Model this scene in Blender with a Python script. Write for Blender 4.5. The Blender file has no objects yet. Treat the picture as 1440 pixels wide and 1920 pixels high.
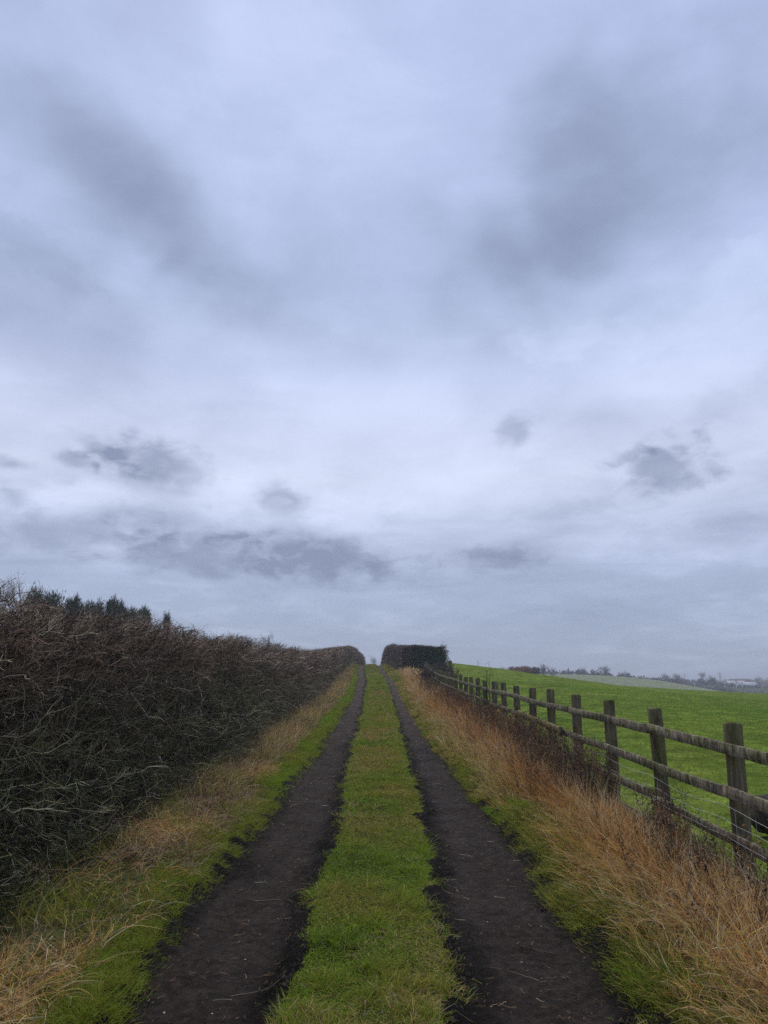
import bpy, math
import numpy as np
from mathutils import Vector

rng = np.random.default_rng(11)
scene = bpy.context.scene
COL = scene.collection
EYE = 1.6

# ------------------------------------------------------------------ noise / helpers
_T = np.random.default_rng(3).random((256, 256))
def vnoise(x, y, s=0):
    x = np.asarray(x, float) + 17.3 * s + 1000.0; y = np.asarray(y, float) + 9.1 * s + 1000.0
    xi = np.floor(x).astype(int); yi = np.floor(y).astype(int)
    fx = x - xi; fy = y - yi
    fx = fx * fx * (3 - 2 * fx); fy = fy * fy * (3 - 2 * fy)
    a = _T[xi % 256, yi % 256]; b = _T[(xi + 1) % 256, yi % 256]
    c = _T[xi % 256, (yi + 1) % 256]; d = _T[(xi + 1) % 256, (yi + 1) % 256]
    return (a * (1 - fx) + b * fx) * (1 - fy) + (c * (1 - fx) + d * fx) * fy      # 0..1
def fbm(x, y, s=0, o=4):
    v = 0; a = 0.5; t = 0
    for i in range(o):
        v = v + a * vnoise(x * 2 ** i, y * 2 ** i, s + 5 * i); t += a; a *= 0.5
    return v / t
def smooth(a, b, x):
    t = np.clip((x - a) / (b - a), 0, 1); return t * t * (3 - 2 * t)
def lerp(a, b, t): return a + (b - a) * t

def make_mesh(name, V, quads=None, tris=None, col=None, smooth_shade=False):
    me = bpy.data.meshes.new(name)
    V = np.asarray(V, np.float32).reshape(-1, 3)
    me.vertices.add(len(V)); me.vertices.foreach_set('co', V.ravel())
    q = np.zeros((0, 4), np.int32) if quads is None else np.asarray(quads, np.int32).reshape(-1, 4)
    t = np.zeros((0, 3), np.int32) if tris is None else np.asarray(tris, np.int32).reshape(-1, 3)
    me.loops.add(q.size + t.size)
    me.loops.foreach_set('vertex_index', np.concatenate([q.ravel(), t.ravel()]))
    me.polygons.add(len(q) + len(t))
    st = np.concatenate([np.arange(len(q)) * 4, len(q) * 4 + np.arange(len(t)) * 3]).astype(np.int32)
    me.polygons.foreach_set('loop_start', st)
    if smooth_shade:
        me.polygons.foreach_set('use_smooth', np.ones(len(q) + len(t), bool))
    if col is not None:
        ca = me.color_attributes.new('Col', 'FLOAT_COLOR', 'POINT')
        c = np.ones((len(V), 4), np.float32); c[:, :3] = np.asarray(col, np.float32).reshape(-1, 3)
        ca.data.foreach_set('color', c.ravel())
    me.update(calc_edges=True)
    return me

def link(name, me, mat=None, parent=None, label=None, cat=None, group=None, kind=None, loc=None):
    o = bpy.data.objects.new(name, me); COL.objects.link(o)
    if mat is not None and me is not None and len(me.materials) == 0: me.materials.append(mat)
    if parent is not None: o.parent = parent
    if loc is not None: o.location = loc
    tag(o, label, cat, group, kind)
    return o
def tag(o, label=None, cat=None, group=None, kind=None):
    if label: o['label'] = label
    if cat: o['category'] = cat
    if group: o['group'] = group
    if kind: o['kind'] = kind
def empty(name, loc, label, cat, group=None):
    o = bpy.data.objects.new(name, None); COL.objects.link(o); o.location = loc
    o.empty_display_size = 0.2
    tag(o, label, cat, group); return o

def nrm(v): return v / np.maximum(np.linalg.norm(v, axis=-1, keepdims=True), 1e-9)

def grow(p0, d0, L, S, kink=0.3, bias=(0, 0, 0), rg=rng):
    """random-walk strands: (N,3),(N,3),(N,) -> (N,S+1,3)"""
    N = len(p0); P = np.zeros((N, S + 1, 3)); P[:, 0] = p0
    d = nrm(d0); step = (np.asarray(L) / S)[:, None]; b = np.asarray(bias, float)
    for i in range(S):
        P[:, i + 1] = P[:, i] + d * step
        d = nrm(d + rg.normal(0, 1, (N, 3)) * kink + b)
    return P

def strand_geo(P, R, col, sides=2, taper=0.25, rg=rng, flat_up=False):
    """P (N,K,3) R (N,) root radius -> verts, quads, colours"""
    N, K, _ = P.shape
    T = nrm(np.gradient(P, axis=1))
    ref = rg.normal(0, 1, (N, 1, 3))
    if flat_up: ref = ref * 0.35 + np.array([0, 0, 1.0])
    A = nrm(np.cross(T, ref)); B = np.cross(T, A)
    prof = np.linspace(1, taper, K)[None, :, None] * np.asarray(R)[:, None, None]
    rings = []
    for k in range(sides):
        a = 2 * math.pi * k / sides
        rings.append(P + (A * math.cos(a) + B * math.sin(a)) * prof)
    V = np.stack(rings, axis=2)                          # N,K,s,3
    idx = np.arange(N * K * sides).reshape(N, K, sides)
    Q = []
    for k in range(sides if sides > 2 else 1):
        k2 = (k + 1) % sides
        Q.append(np.stack([idx[:, :-1, k], idx[:, :-1, k2], idx[:, 1:, k2], idx[:, 1:, k]], -1).reshape(-1, 4))
    C = np.repeat(np.asarray(col)[:, None, :], K * sides, axis=1).reshape(-1, 3)
    return V.reshape(-1, 3), np.concatenate(Q), C

class Geo:
    def __init__(s): s.V = []; s.Q = []; s.T = []; s.C = []; s.n = 0
    def add(s, V, Q=None, C=None, T=None):
        V = np.asarray(V, float).reshape(-1, 3)
        if Q is not None and len(Q): s.Q.append(np.asarray(Q).reshape(-1, 4) + s.n)
        if T is not None and len(T): s.T.append(np.asarray(T).reshape(-1, 3) + s.n)
        s.V.append(V); s.n += len(V)
        if C is None: C = (0.5, 0.5, 0.5)
        C = np.asarray(C, float)
        if C.ndim == 1: C = np.repeat(C[None], len(V), 0)
        s.C.append(C)
    def strands(s, P, R, col, sides=2, taper=0.25, rg=rng, flat_up=False):
        if len(P) == 0: return
        V, Q, C = strand_geo(P, R, col, sides, taper, rg, flat_up); s.add(V, Q, C)
    def mesh(s, name, smooth_shade=False):
        return make_mesh(name, np.concatenate(s.V), np.concatenate(s.Q) if s.Q else None,
                         np.concatenate(s.T) if s.T else None, np.concatenate(s.C), smooth_shade)

def palette(n, cols, w, jitter=0.18, rg=rng, sel=None):
    cols = np.asarray(cols, float)
    if sel is None: i = rg.choice(len(cols), n, p=np.asarray(w) / np.sum(w))
    else: i = np.clip((sel * len(cols)).astype(int), 0, len(cols) - 1)
    c = cols[i] * (1 + rg.normal(0, jitter, (n, 1))) * (1 + rg.normal(0, jitter * .3, (n, 3)))
    return np.clip(c, 0.004, 0.9)

# ------------------------------------------------------------------ terrain functions
_ky = [-30, -5, 0, 4, 7, 15, 19, 25, 35, 47, 67, 75, 82, 90, 110, 150, 200, 300, 500, 3200]
_kz = [-.5, -.1, 0, .1, .18, .36, .47, .64, .97, 1.68, 2.74, 3.2, 3.48, 3.55, 3.4, 2.6, 1.0, -3, -8, -12]
_dy = np.arange(-60, 3300, 0.5); _dz = np.interp(_dy, _ky, _kz)
_k = np.hanning(17); _k /= _k.sum()
_dzs = np.convolve(np.pad(_dz, 8, mode='edge'), _k, mode='valid')
def prof(y): return np.interp(y, _dy, _dzs)

_ey = [-6, 3.9, 5, 7, 9.3, 15, 16.5, 25, 35, 47, 67, 80, 95, 130, 200]
_e0 = [-1.3, -1.26, -1.34, -1.31, -1.30, -1.28, -1.28, -1.40, -1.50, -1.72, -2.40, -2.72, -2.9, -3.0, -3.0]
_e1 = [-.50, -.55, -.53, -.51, -.56, -.63, -.65, -.72, -.90, -1.10, -1.72, -1.98, -2.1, -2.1, -2.1]
_e2 = [.30, .33, .40, .43, .47, .46, .45, .40, .38, .19, -.50, -.80, -1.0, -1.0, -1.0]
_e3 = [1.22, 1.24, 1.24, 1.24, 1.18, 1.05, 1.02, .98, .88, .66, .0, -.2, -.35, -.4, -.4]
def smi(y, tab): return (np.interp(y - 1.5, _ey, tab) + np.interp(y, _ey, tab) * 2 + np.interp(y + 1.5, _ey, tab)) / 4
def E0(y): return smi(y, _e0) + .06 * (vnoise(y * 1.1, y * 0, 1) - .5) + .05 * (vnoise(y * 4, y * 0, 2) - .5)
def E1(y): return smi(y, _e1) + .14 * (vnoise(y * .9, y * 0, 3) - .5) + .12 * (vnoise(y * 4, y * 0, 4) - .5)
def E2(y): return smi(y, _e2) + .14 * (vnoise(y * .8, y * 0, 5) - .5) + .12 * (vnoise(y * 4, y * 0, 6) - .5)
def E3(y): return smi(y, _e3) + .10 * (vnoise(y * 1.0, y * 0, 7) - .5) + .06 * (vnoise(y * 4, y * 0, 8) - .5)

_hy = [-6, 0, 15, 28, 47, 67, 80, 90, 100, 130, 200]
_hx = [-2.35, -2.42, -2.5, -2.65, -3.0, -3.35, -3.15, -2.9, -2.75, -2.65, -2.65]
def HL(y): return smi_h(y, _hy, _hx)                        # road face of the left hedge
_ry = [50, 58, 67, 75, 85, 100, 130]
_rx = [1.75, 1.55, .95, .5, .1, -.25, -.45]
def HR(y): return smi_h(y, _ry, _rx)
def smi_h(y, a, b): return (np.interp(y - 3, a, b) + np.interp(y, a, b) * 2 + np.interp(y + 3, a, b)) / 4

def lat(x, y):
    l = np.interp(x, [-400, -60, -4, 2.6, 4.5, 7.1, 12.5, 16, 22.3, 30.4, 39, 60, 120, 3000],
                  [-9, -1.5, 0, 0, .12, .22, -.38, -.86, -1.82, -2.3, -2.68, -4.0, -7, -7])
    return l * np.clip(y / 75, 0, 1.4)
def ground(x, y, detail=True):
    x = np.asarray(x, float); y = np.asarray(y, float)
    z = prof(y) + lat(x, y)
    near = 1 - smooth(90, 160, y)
    e0, e1, e2, e3 = smi(y, _e0), smi(y, _e1), smi(y, _e2), smi(y, _e3)
    def band(a, b, w): return smooth(a - w, a + w, x) * (1 - smooth(b - w, b + w, x))
    z = z - near * .065 * (band(e0, e1, .09) + band(e2, e3, .09))
    z = z + near * .035 * band(e1 + .1, e2 - .1, .2)
    z = z + near * .10 * smooth(e3, e3 + .35, x) * (1 - smooth(2.3, 3.2, x))
    z = z + near * .10 * (1 - smooth(e0 - .7, e0, x)) * smooth(-6, -3, x)
    if detail:
        z = z + near * (.05 * (fbm(x * 1.3, y * 1.3, 1) - .5) * (1 - .6 * band(e0, e3, .1)))
        z = z + smooth(3, 8, x) * .25 * (fbm(x * .12, y * .12, 2) - .5)
    return z

# ------------------------------------------------------------------ materials
def new_mat(name):
    m = bpy.data.materials.new(name); m.use_nodes = True
    nt = m.node_tree; nt.nodes.clear()
    out = nt.nodes.new('ShaderNodeOutputMaterial'); return m, nt, out
def N(nt, t, **kw):
    n = nt.nodes.new(t)
    for k, v in kw.items(): setattr(n, k, v)
    return n
def mixrgb(nt, a, b, f, mode='MIX'):
    m = N(nt, 'ShaderNodeMix', data_type='RGBA', blend_type=mode)
    for s, v in ((m.inputs[0], f), (m.inputs[6], a), (m.inputs[7], b)):
        if isinstance(v, bpy.types.NodeSocket): nt.links.new(v, s)
        elif isinstance(v, (tuple, list)): s.default_value = (*v, 1) if len(v) == 3 else v
        else: s.default_value = v
    return m.outputs[2]
def ramp(nt, fac, stops):
    r = N(nt, 'ShaderNodeValToRGB'); nt.links.new(fac, r.inputs[0])
    el = r.color_ramp.elements
    while len(el) < len(stops): el.new(0.5)
    for e, (p, c) in zip(el, stops):
        e.position = p; e.color = (*c, 1) if isinstance(c, (tuple, list)) else (c, c, c, 1)
    return r.outputs[0]
def noise(nt, vec, scale, detail=4, rough=.55, dist=0.0):
    n = N(nt, 'ShaderNodeTexNoise'); n.inputs['Scale'].default_value = scale
    n.inputs['Detail'].default_value = detail; n.inputs['Roughness'].default_value = rough
    n.inputs['Distortion'].default_value = dist
    if vec is not None: nt.links.new(vec, n.inputs['Vector'])
    return n.outputs['Fac']
def mapping(nt, scale=(1, 1, 1), kind='Object'):
    tc = N(nt, 'ShaderNodeTexCoord'); mp = N(nt, 'ShaderNodeMapping'); mp.inputs['Scale'].default_value = scale
    nt.links.new(tc.outputs[kind], mp.inputs['Vector']); return mp.outputs[0]
def principled(nt, out, color, rough=.8, spec=.3, bump=None, bstr=.4, bdist=.01):
    p = N(nt, 'ShaderNodeBsdfPrincipled')
    if isinstance(color, bpy.types.NodeSocket): nt.links.new(color, p.inputs['Base Color'])
    else: p.inputs['Base Color'].default_value = (*color, 1)
    if isinstance(rough, bpy.types.NodeSocket): nt.links.new(rough, p.inputs['Roughness'])
    else: p.inputs['Roughness'].default_value = rough
    p.inputs['Specular IOR Level'].default_value = spec
    if bump is not None:
        b = N(nt, 'ShaderNodeBump'); b.inputs['Strength'].default_value = bstr; b.inputs['Distance'].default_value = bdist
        nt.links.new(bump, b.inputs['Height']); nt.links.new(b.outputs[0], p.inputs['Normal'])
    nt.links.new(p.outputs[0], out.inputs['Surface']); return p

def leafy(name, rough=.55, spec=.25, trans=.25):
    """blades, straw, leaves: per-strand colour attribute, partly translucent"""
    m, nt, out = new_mat(name)
    a = N(nt, 'ShaderNodeAttribute', attribute_name='Col')
    p = N(nt, 'ShaderNodeBsdfPrincipled'); nt.links.new(a.outputs['Color'], p.inputs['Base Color'])
    p.inputs['Roughness'].default_value = rough; p.inputs['Specular IOR Level'].default_value = spec
    if trans > 0:
        t = N(nt, 'ShaderNodeBsdfTranslucent'); nt.links.new(a.outputs['Color'], t.inputs['Color'])
        mx = N(nt, 'ShaderNodeMixShader'); mx.inputs[0].default_value = trans
        nt.links.new(p.outputs[0], mx.inputs[1]); nt.links.new(t.outputs[0], mx.inputs[2])
        nt.links.new(mx.outputs[0], out.inputs['Surface'])
    else: nt.links.new(p.outputs[0], out.inputs['Surface'])
    return m
M_grass = leafy('grass_blades', .55, .12, .3)
M_straw = leafy('dry_straw', .6, .15, .2)
M_twig = leafy('twig_bark', .8, .2, 0)
M_leaf = leafy('evergreen_leaf', .5, .3, .1)

def mat_ground():
    m, nt, out = new_mat('ground_soil_and_turf')
    v = mapping(nt)
    a = N(nt, 'ShaderNodeAttribute', attribute_name='Col')
    n1 = noise(nt, v, 22, 8, .75); n2 = noise(nt, v, .35, 4, .6); n3 = noise(nt, v, 60, 3, .6)
    c = mixrgb(nt, a.outputs['Color'], ramp(nt, n1, [(.35, .35), (.65, 1.65)]), 1.0, 'MULTIPLY')
    c = mixrgb(nt, c, ramp(nt, n2, [(.3, (.8, .85, .8)), (.7, (1.2, 1.12, .95))]), 1.0, 'MULTIPLY')
    n4 = noise(nt, v, 1.7, 5, .65); c = mixrgb(nt, c, ramp(nt, n4, [(.38, .62), (.62, 1.3)]), 1.0, 'MULTIPLY')
    principled(nt, out, c, 1.0, .0, n3, .6, .03); return m
def mat_mud():
    m, nt, out = new_mat('wet_mud')
    v = mapping(nt); a = N(nt, 'ShaderNodeAttribute', attribute_name='Col')
    n1 = noise(nt, v, 3.0, 5, .6); n2 = noise(nt, v, 40, 5, .7); n3 = noise(nt, v, 160, 3, .6)
    c = mixrgb(nt, a.outputs['Color'], ramp(nt, n3, [(.3, .55), (.7, 1.5)]), 1.0, 'MULTIPLY')
    c = mixrgb(nt, c, ramp(nt, n2, [(.35, .7), (.65, 1.3)]), 1.0, 'MULTIPLY')
    r = ramp(nt, n1, [(.3, .65), (.7, .95)])
    h = N(nt, 'ShaderNodeMath', operation='ADD'); nt.links.new(n2, h.inputs[0]); nt.links.new(n3, h.inputs[1])
    principled(nt, out, c, r, .10, h.outputs[0], 1.0, .035); return m
def mat_wood(name, along):
    """weathered timber: grain along Z (post) or Y (rail), algae and pale lichen"""
    m, nt, out = new_mat(name)
    gv = mapping(nt, (40, 40, 3) if along == 'Z' else (30, 3, 60))
    sv = mapping(nt, (9, 9, 3) if along == 'Z' else (6, 18, 8))
    v = mapping(nt)
    g = noise(nt, gv, 1, 5, .7, .3); s = noise(nt, sv, 1, 7, .72, .9); l = noise(nt, v, 22, 5, .7); al = noise(nt, v, 2.3, 4, .6)
    c = ramp(nt, g, [(.3, (.05, .037, .024)), (.55, (.16, .132, .093)), (.75, (.27, .235, .175))])
    c = mixrgb(nt, c, (.095, .10, .026), ramp(nt, al, [(.40, 0.0), (.62, .75)]))
    if along == 'Y':
        c = mixrgb(nt, c, (.37, .34, .26), ramp(nt, s, [(.48, 0.0), (.62, .65)]))
        c = mixrgb(nt, c, (.022, .018, .014), ramp(nt, s, [(.36, .85), (.47, 0.0)]))
    else:
        c = mixrgb(nt, c, (.022, .019, .015), ramp(nt, s, [(.36, .75), (.5, 0.0)]))
    c = mixrgb(nt, c, (.42, .42, .32), ramp(nt, l, [(.63, 0.0), (.72, .65)]))
    principled(nt, out, c, .9, .06, g, .3, .003); return m
def mat_plain(name, col, rough=.8, spec=.3, var=.25, sc=8):
    m, nt, out = new_mat(name); v = mapping(nt); n = noise(nt, v, sc, 5, .6)
    c = mixrgb(nt, col, ramp(nt, n, [(.3, 1 - var), (.7, 1 + var)]), 1.0, 'MULTIPLY')
    principled(nt, out, c, rough, spec, n, .4, .01); return m
M_ground = mat_ground(); M_mud = mat_mud()
M_post = mat_wood('weathered_post_timber', 'Z'); M_rail = mat_wood('weathered_rail_timber', 'Y')
M_green_wood = mat_plain('algae_green_batten', (.17, .15, .055), .8, .2, .35, 14)
M_wire = mat_plain('galvanised_wire', (.42, .41, .39), .4, .5, .2, 30)
M_black = mat_plain('black_iron', (.012, .012, .013), .45, .5, .2, 30)
M_core = mat_plain('hedge_core_shade', (.028, .023, .017), 1.0, .0, .5, 9)  # twig and litter brown, darkened to carry the shade of the hedge's depth
M_core_green = mat_plain('holly_core_shade', (.012, .02, .013), 1.0, .0, .5, 9)  # leaf green darkened, the holly's interior shade put into the colour

# ------------------------------------------------------------------ ground sheet
def axis(lo_fine, hi_fine, step, hi, lo, g):
    a = list(np.arange(lo_fine, hi_fine, step)); s = step
    while a[-1] < hi: s *= g; a.append(a[-1] + s)
    s = step; b = [a[0]]
    while b[-1] > lo: s *= g; b.append(b[-1] - s)
    return np.array(b[::-1] + a[1:])
def grid_idx(nx, ny):
    i = np.arange(nx * ny).reshape(ny, nx)
    return np.stack([i[:-1, :-1], i[:-1, 1:], i[1:, 1:], i[1:, :-1]], -1).reshape(-1, 4)
def build_ground():
    xs = axis(-3.6, 3.6, .06, 2600, -2600, 1.055)
    ys = axis(2.5, 10, .08, 3100, -40, 1.012)
    X, Y = np.meshgrid(xs, ys); Z = ground(X, Y)
    w = smooth(300, 900, Y); Z = Z * (1 - w) + (-11 + 3 * (fbm(X * .003, Y * .003, 4) - .5)) * w
    turf = np.array([.130, .180, .036]); soil = np.array([.014, .011, .010]); litter = np.array([.055, .046, .028])
    C = np.ones(X.shape + (3,)) * turf
    n = fbm(X * .6, Y * .6, 6)[..., None]
    C = C * (0.8 + .4 * n)
    near = (1 - smooth(100, 140, Y))
    e0, e3 = smi(Y, _e0), smi(Y, _e3)
    inroad = (smooth(e0 - .25, e0 - .1, X) * (1 - smooth(e3 + .1, e3 + .3, X)) * near)[..., None]
    strip = (smooth(E1(Y) + .0, E1(Y) + .1, X) * (1 - smooth(E2(Y) - .1, E2(Y), X)))[..., None]
    verge = (((X > HL(Y) - 2.2) & (X < 2.75)) * near)[..., None]
    C = lerp(C, litter * (.7 + .6 * n), verge * .8)
    C = lerp(C, soil, inroad); C = lerp(C, np.array([.05, .07, .018]), inroad * strip * .8)
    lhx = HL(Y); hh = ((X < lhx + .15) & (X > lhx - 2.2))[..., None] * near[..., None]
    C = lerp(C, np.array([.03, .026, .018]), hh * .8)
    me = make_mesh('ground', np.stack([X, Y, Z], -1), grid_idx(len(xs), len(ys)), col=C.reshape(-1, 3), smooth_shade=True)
    link('ground', me, M_ground, kind='structure')
build_ground()

def build_rut(ea, eb, name, seed, dark):
    ys = [.4]
    while ys[-1] < 118: ys.append(ys[-1] + max(.016, .0042 * ys[-1]))
    ys = np.array(ys); nu = 60; u = np.linspace(-.16, 1.16, nu)
    a, b = ea(ys)[:, None], eb(ys)[:, None]
    X = a + (b - a) * u[None]; Y = np.repeat(ys[:, None], nu, 1)
    X = X + .02 * (fbm(X * 7, Y * 7, seed) - .5)
    uu = np.clip(np.minimum(u, 1 - u) / .16, -1, 1)[None]
    rough = fbm(X * 9, Y * 8, seed, 5); clod = fbm(X * 24, Y * 24, seed + 2, 3)
    edge = 1 - np.clip((np.minimum(u, 1 - u)) / .28, 0, 1)[None]
    amp = .020 + .055 * edge
    Z = ground(X, Y) + .006 + amp * (rough - .3) * 1.3 + .012 * np.maximum(clod - .5, 0) * 2 + np.minimum(uu, 0) * .06 + .004
    base = np.array([.018, .0125, .0088]); pack = np.array([.056, .041, .032]); wet = np.array([.0045, .0034, .0026])
    midw = (1 - edge) ** 1.0
    f = smooth(.35, .65, fbm(X * 1.8, Y * .7, seed + 4) * .6 + midw * .35)[..., None]
    C = lerp(base, pack, f) * (1.35 - .7 * smooth(.3, .7, fbm(X * 34, Y * 30, seed + 3, 4)))[..., None]; C = lerp(C, wet, (smooth(.45, .7, fbm(X * 5, Y * 3, seed + 7) * .55 + edge * .42) * dark)[..., None])
    far = smooth(10, 35, Y)[..., None]; C = lerp(C, C * np.array([1.3, 1.22, 1.2]), far)
    me = make_mesh(name, np.stack([X, Y, Z], -1), grid_idx(nu, len(ys)), col=C.reshape(-1, 3), smooth_shade=True)
    link(name, me, M_mud, kind='structure')
build_rut(E0, E1, 'path', 20, .8)
build_rut(E2, E3, 'path', 31, .95)

# ------------------------------------------------------------------ sampling along the lane
def sample_y(n, y0, y1, yf, p):
    """pdf ~ 1 below yf, (yf/y)^p above"""
    a = yf - y0; c = 1 - p
    b = yf * ((y1 / yf) ** c - 1) / c
    r = rng.random(n) * (a + b); y = np.where(r < a, y0 + r, 0)
    q = np.maximum(r - a, 0); far = yf * (1 + q * c / yf) ** (1 / c)
    return np.where(r < a, y, far)
def blades(geo, x, y, h, w, col, lean=.35, leandir=None, bend=.5, S=3, droop=-.25, sink=.01, zoff=0, jit=.16):
    n = len(x); p0 = np.stack([x, y, ground(x, y) - sink + zoff], -1)
    az = rng.random(n) * 2 * math.pi
    d = np.stack([np.cos(az) * lean, np.sin(az) * lean, np.ones(n)], -1)
    if leandir is not None: d = d + leandir
    d = nrm(d)
    out = d.copy(); out[:, 2] = 0
    P = np.zeros((n, S + 1, 3)); P[:, 0] = p0; st = (h / S)[:, None]; cur = d.copy()
    for i in range(S):
        P[:, i + 1] = P[:, i] + cur * st
        cur = nrm(cur + out * bend + np.array([0, 0, droop]) * (i + 1) / S * 1.2 + rng.normal(0, jit, (n, 3)))
    low = ground(P[:, :, 0], P[:, :, 1]) + .006 if n < 400000 else P[:, :, 2]
    P[:, 1:, 2] = np.maximum(P[:, 1:, 2], low[:, 1:])
    geo.strands(P, w, col, 2, .12)

G_bright = (.26, .38, .030); G_mid = (.195, .27, .026); G_olive = (.27, .26, .036); G_dark = (.065, .105, .012)
G_yell = (.46, .40, .09); G_brown = (.30, .20, .07)

S_tan = (.66, .44, .19); S_pale = (.82, .66, .38); S_orange = (.68, .39, .11); S_brown = (.24, .135, .065); S_grey = (.42, .32, .21); S_dark = (.055, .036, .024)

def centre_strip():
    g = Geo(); n = 175000
    y = sample_y(n, 1.0, 100, 5.5, 1.35); u = rng.random(n)
    a, b = E1(y), E2(y)
    edge = rng.normal(0, .035, n)
    x = a + (b - a) * u + edge
    # clumpy
    cl = fbm(x * 6, y * 6, 40, 3); big = fbm(x * 1.2, y * .9, 41, 3)
    keep = rng.random(n) < smooth(.15, .45, cl) * .6 + .4
    rim = np.minimum(u, 1 - u); keep &= rng.random(n) < smooth(-.01, .10, rim) * .8 + .2
    x, y, cl, big, u = x[keep], y[keep], cl[keep], big[keep], u[keep]; n = len(x)
    sc = np.maximum(1, y / 7)
    tuft = smooth(.48, .70, fbm(x * 5, y * 5, 44, 3))
    h = (.018 + .038 * rng.random(n)) * (.8 + 1.5 * tuft) * (1 + .25 * (sc - 1).clip(0, 2))
    w = (.0017 + .0014 * rng.random(n)) * sc ** .9
    sel = np.clip(big * 1.25 - .12 + rng.normal(0, .16, n), 0, .999)
    col = palette(n, [G_dark, G_mid, G_bright, G_mid, G_olive, G_olive, G_yell, G_brown], None, .16, sel=sel)
    # greener rim near the camera, as in the tufts at its left
    rimg = (smooth(.3, .05, u) + smooth(.75, .95, u)) * (rng.random(n) < .6)
    col = np.where((rimg > .5)[:, None], col * .4 + np.array(G_bright) * .55, col)
    ang = fbm(x * 7, y * 7, 45, 2) * 22
    ld = np.stack([np.cos(ang), np.sin(ang), 0 * ang], -1) * .45
    dead = rng.random(n) < .04 + .16 * (fbm(x * 2, y * 2, 47, 2) > .58)
    col = np.where(dead[:, None], palette(n, [S_tan, S_grey, S_brown], [2, 2, 1], .2), col)
    blades(g, x, y, h, w, col, .8, ld, .5, 3, jit=.28)
    # short moss-like mat
    link('grass', g.mesh('centre_grass'), M_grass, kind='stuff', label='strip of short olive green grass between the two muddy ruts', cat='grass')
centre_strip()

def verge_grass():
    g = Geo()
    # left green edge
    n = 125000; y = sample_y(n, 1.0, 98, 6, 1.3)
    wdt = .36 + .34 * (vnoise(y * .5, 0 * y, 50) - .5) + .26 * smooth(7, 18, y)
    x = E0(y) - wdt * rng.random(n) ** 1.1 + rng.normal(0, .03, n) + .04
    cl = fbm(x * 5, y * 5, 51, 3); k = rng.random(n) < smooth(.25, .5, cl) * .8 + .2
    x, y = x[k], y[k]; n = len(x); sc = np.maximum(1, y / 7)
    tuft = smooth(.45, .7, fbm(x * 2, y * 2, 52, 2))
    h = (.03 + .05 * rng.random(n)) * (1 + .8 * tuft) * (1 + .2 * (sc - 1).clip(0, 2)); w = (.0018 + .0014 * rng.random(n)) * sc ** .9
    big = fbm(x * 1.1, y * .8, 53, 3)
    col = palette(n, [G_mid, G_bright, G_mid, G_olive, G_mid, G_olive, G_yell], None, .16, sel=np.clip(big * 1.2 - .1 + rng.normal(0, .13, n), 0, .999))
    blades(g, x, y, h, w, col, .75, np.stack([.10 + 0 * x, 0 * x, 0 * x], -1), .5, 3, jit=.28)
    # right green edge
    n = 124000; y = sample_y(n, 1.0, 98, 6, 1.3)
    wdt = .27 + .30 * (vnoise(y * .45, 0 * y, 55) - .5) + .5 * smooth(30, 55, y)
    x = E3(y) + wdt * rng.random(n) ** 1.1 + rng.normal(0, .03, n) - .04
    cl = fbm(x * 5, y * 5, 56, 3); k = rng.random(n) < smooth(.25, .5, cl) * .8 + .2
    x, y = x[k], y[k]; n = len(x); sc = np.maximum(1, y / 7)
    tuft = smooth(.45, .7, fbm(x * 2, y * 2, 57, 2))
    h = (.035 + .055 * rng.random(n)) * (1 + .8 * tuft) * (1 + .2 * (sc - 1).clip(0, 2)); w = (.0018 + .0014 * rng.random(n)) * sc ** .9
    big = fbm(x * 1.0, y * .8, 58, 3)
    col = palette(n, [G_bright, G_mid, G_olive, G_dark, G_yell, G_olive, S_tan, G_brown], None, .16, sel=np.clip(big * 1.25 - .1 + rng.normal(0, .16, n), 0, .999))
    blades(g, x, y, h, w, col, .75, np.stack([-.15 + 0 * x, -.05 + 0 * x, 0 * x], -1), .5, 3, jit=.28)
    # longer grass in the litter under the left hedge
    n = 14000; y = sample_y(n, 3, 80, 7, 1.3); x = lerp(HL(y) - .1, E0(y) - .35, rng.random(n))
    k = fbm(x * 1.4, y * 1.4, 59, 2) > .52; x, y = x[k], y[k]; n = len(x); sc = np.maximum(1, y / 7)
    blades(g, x, y, .10 + .16 * rng.random(n), (.002 + .0015 * rng.random(n)) * sc ** .9,
           palette(n, [G_mid, G_olive, G_dark, G_yell], [3, 3, 2, 2]), .5, None, .55, 4)
    link('grass', g.mesh('verge_grass'), M_grass, kind='stuff', label='bright green grass fringing the outer edges of both ruts', cat='grass')
verge_grass()


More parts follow.
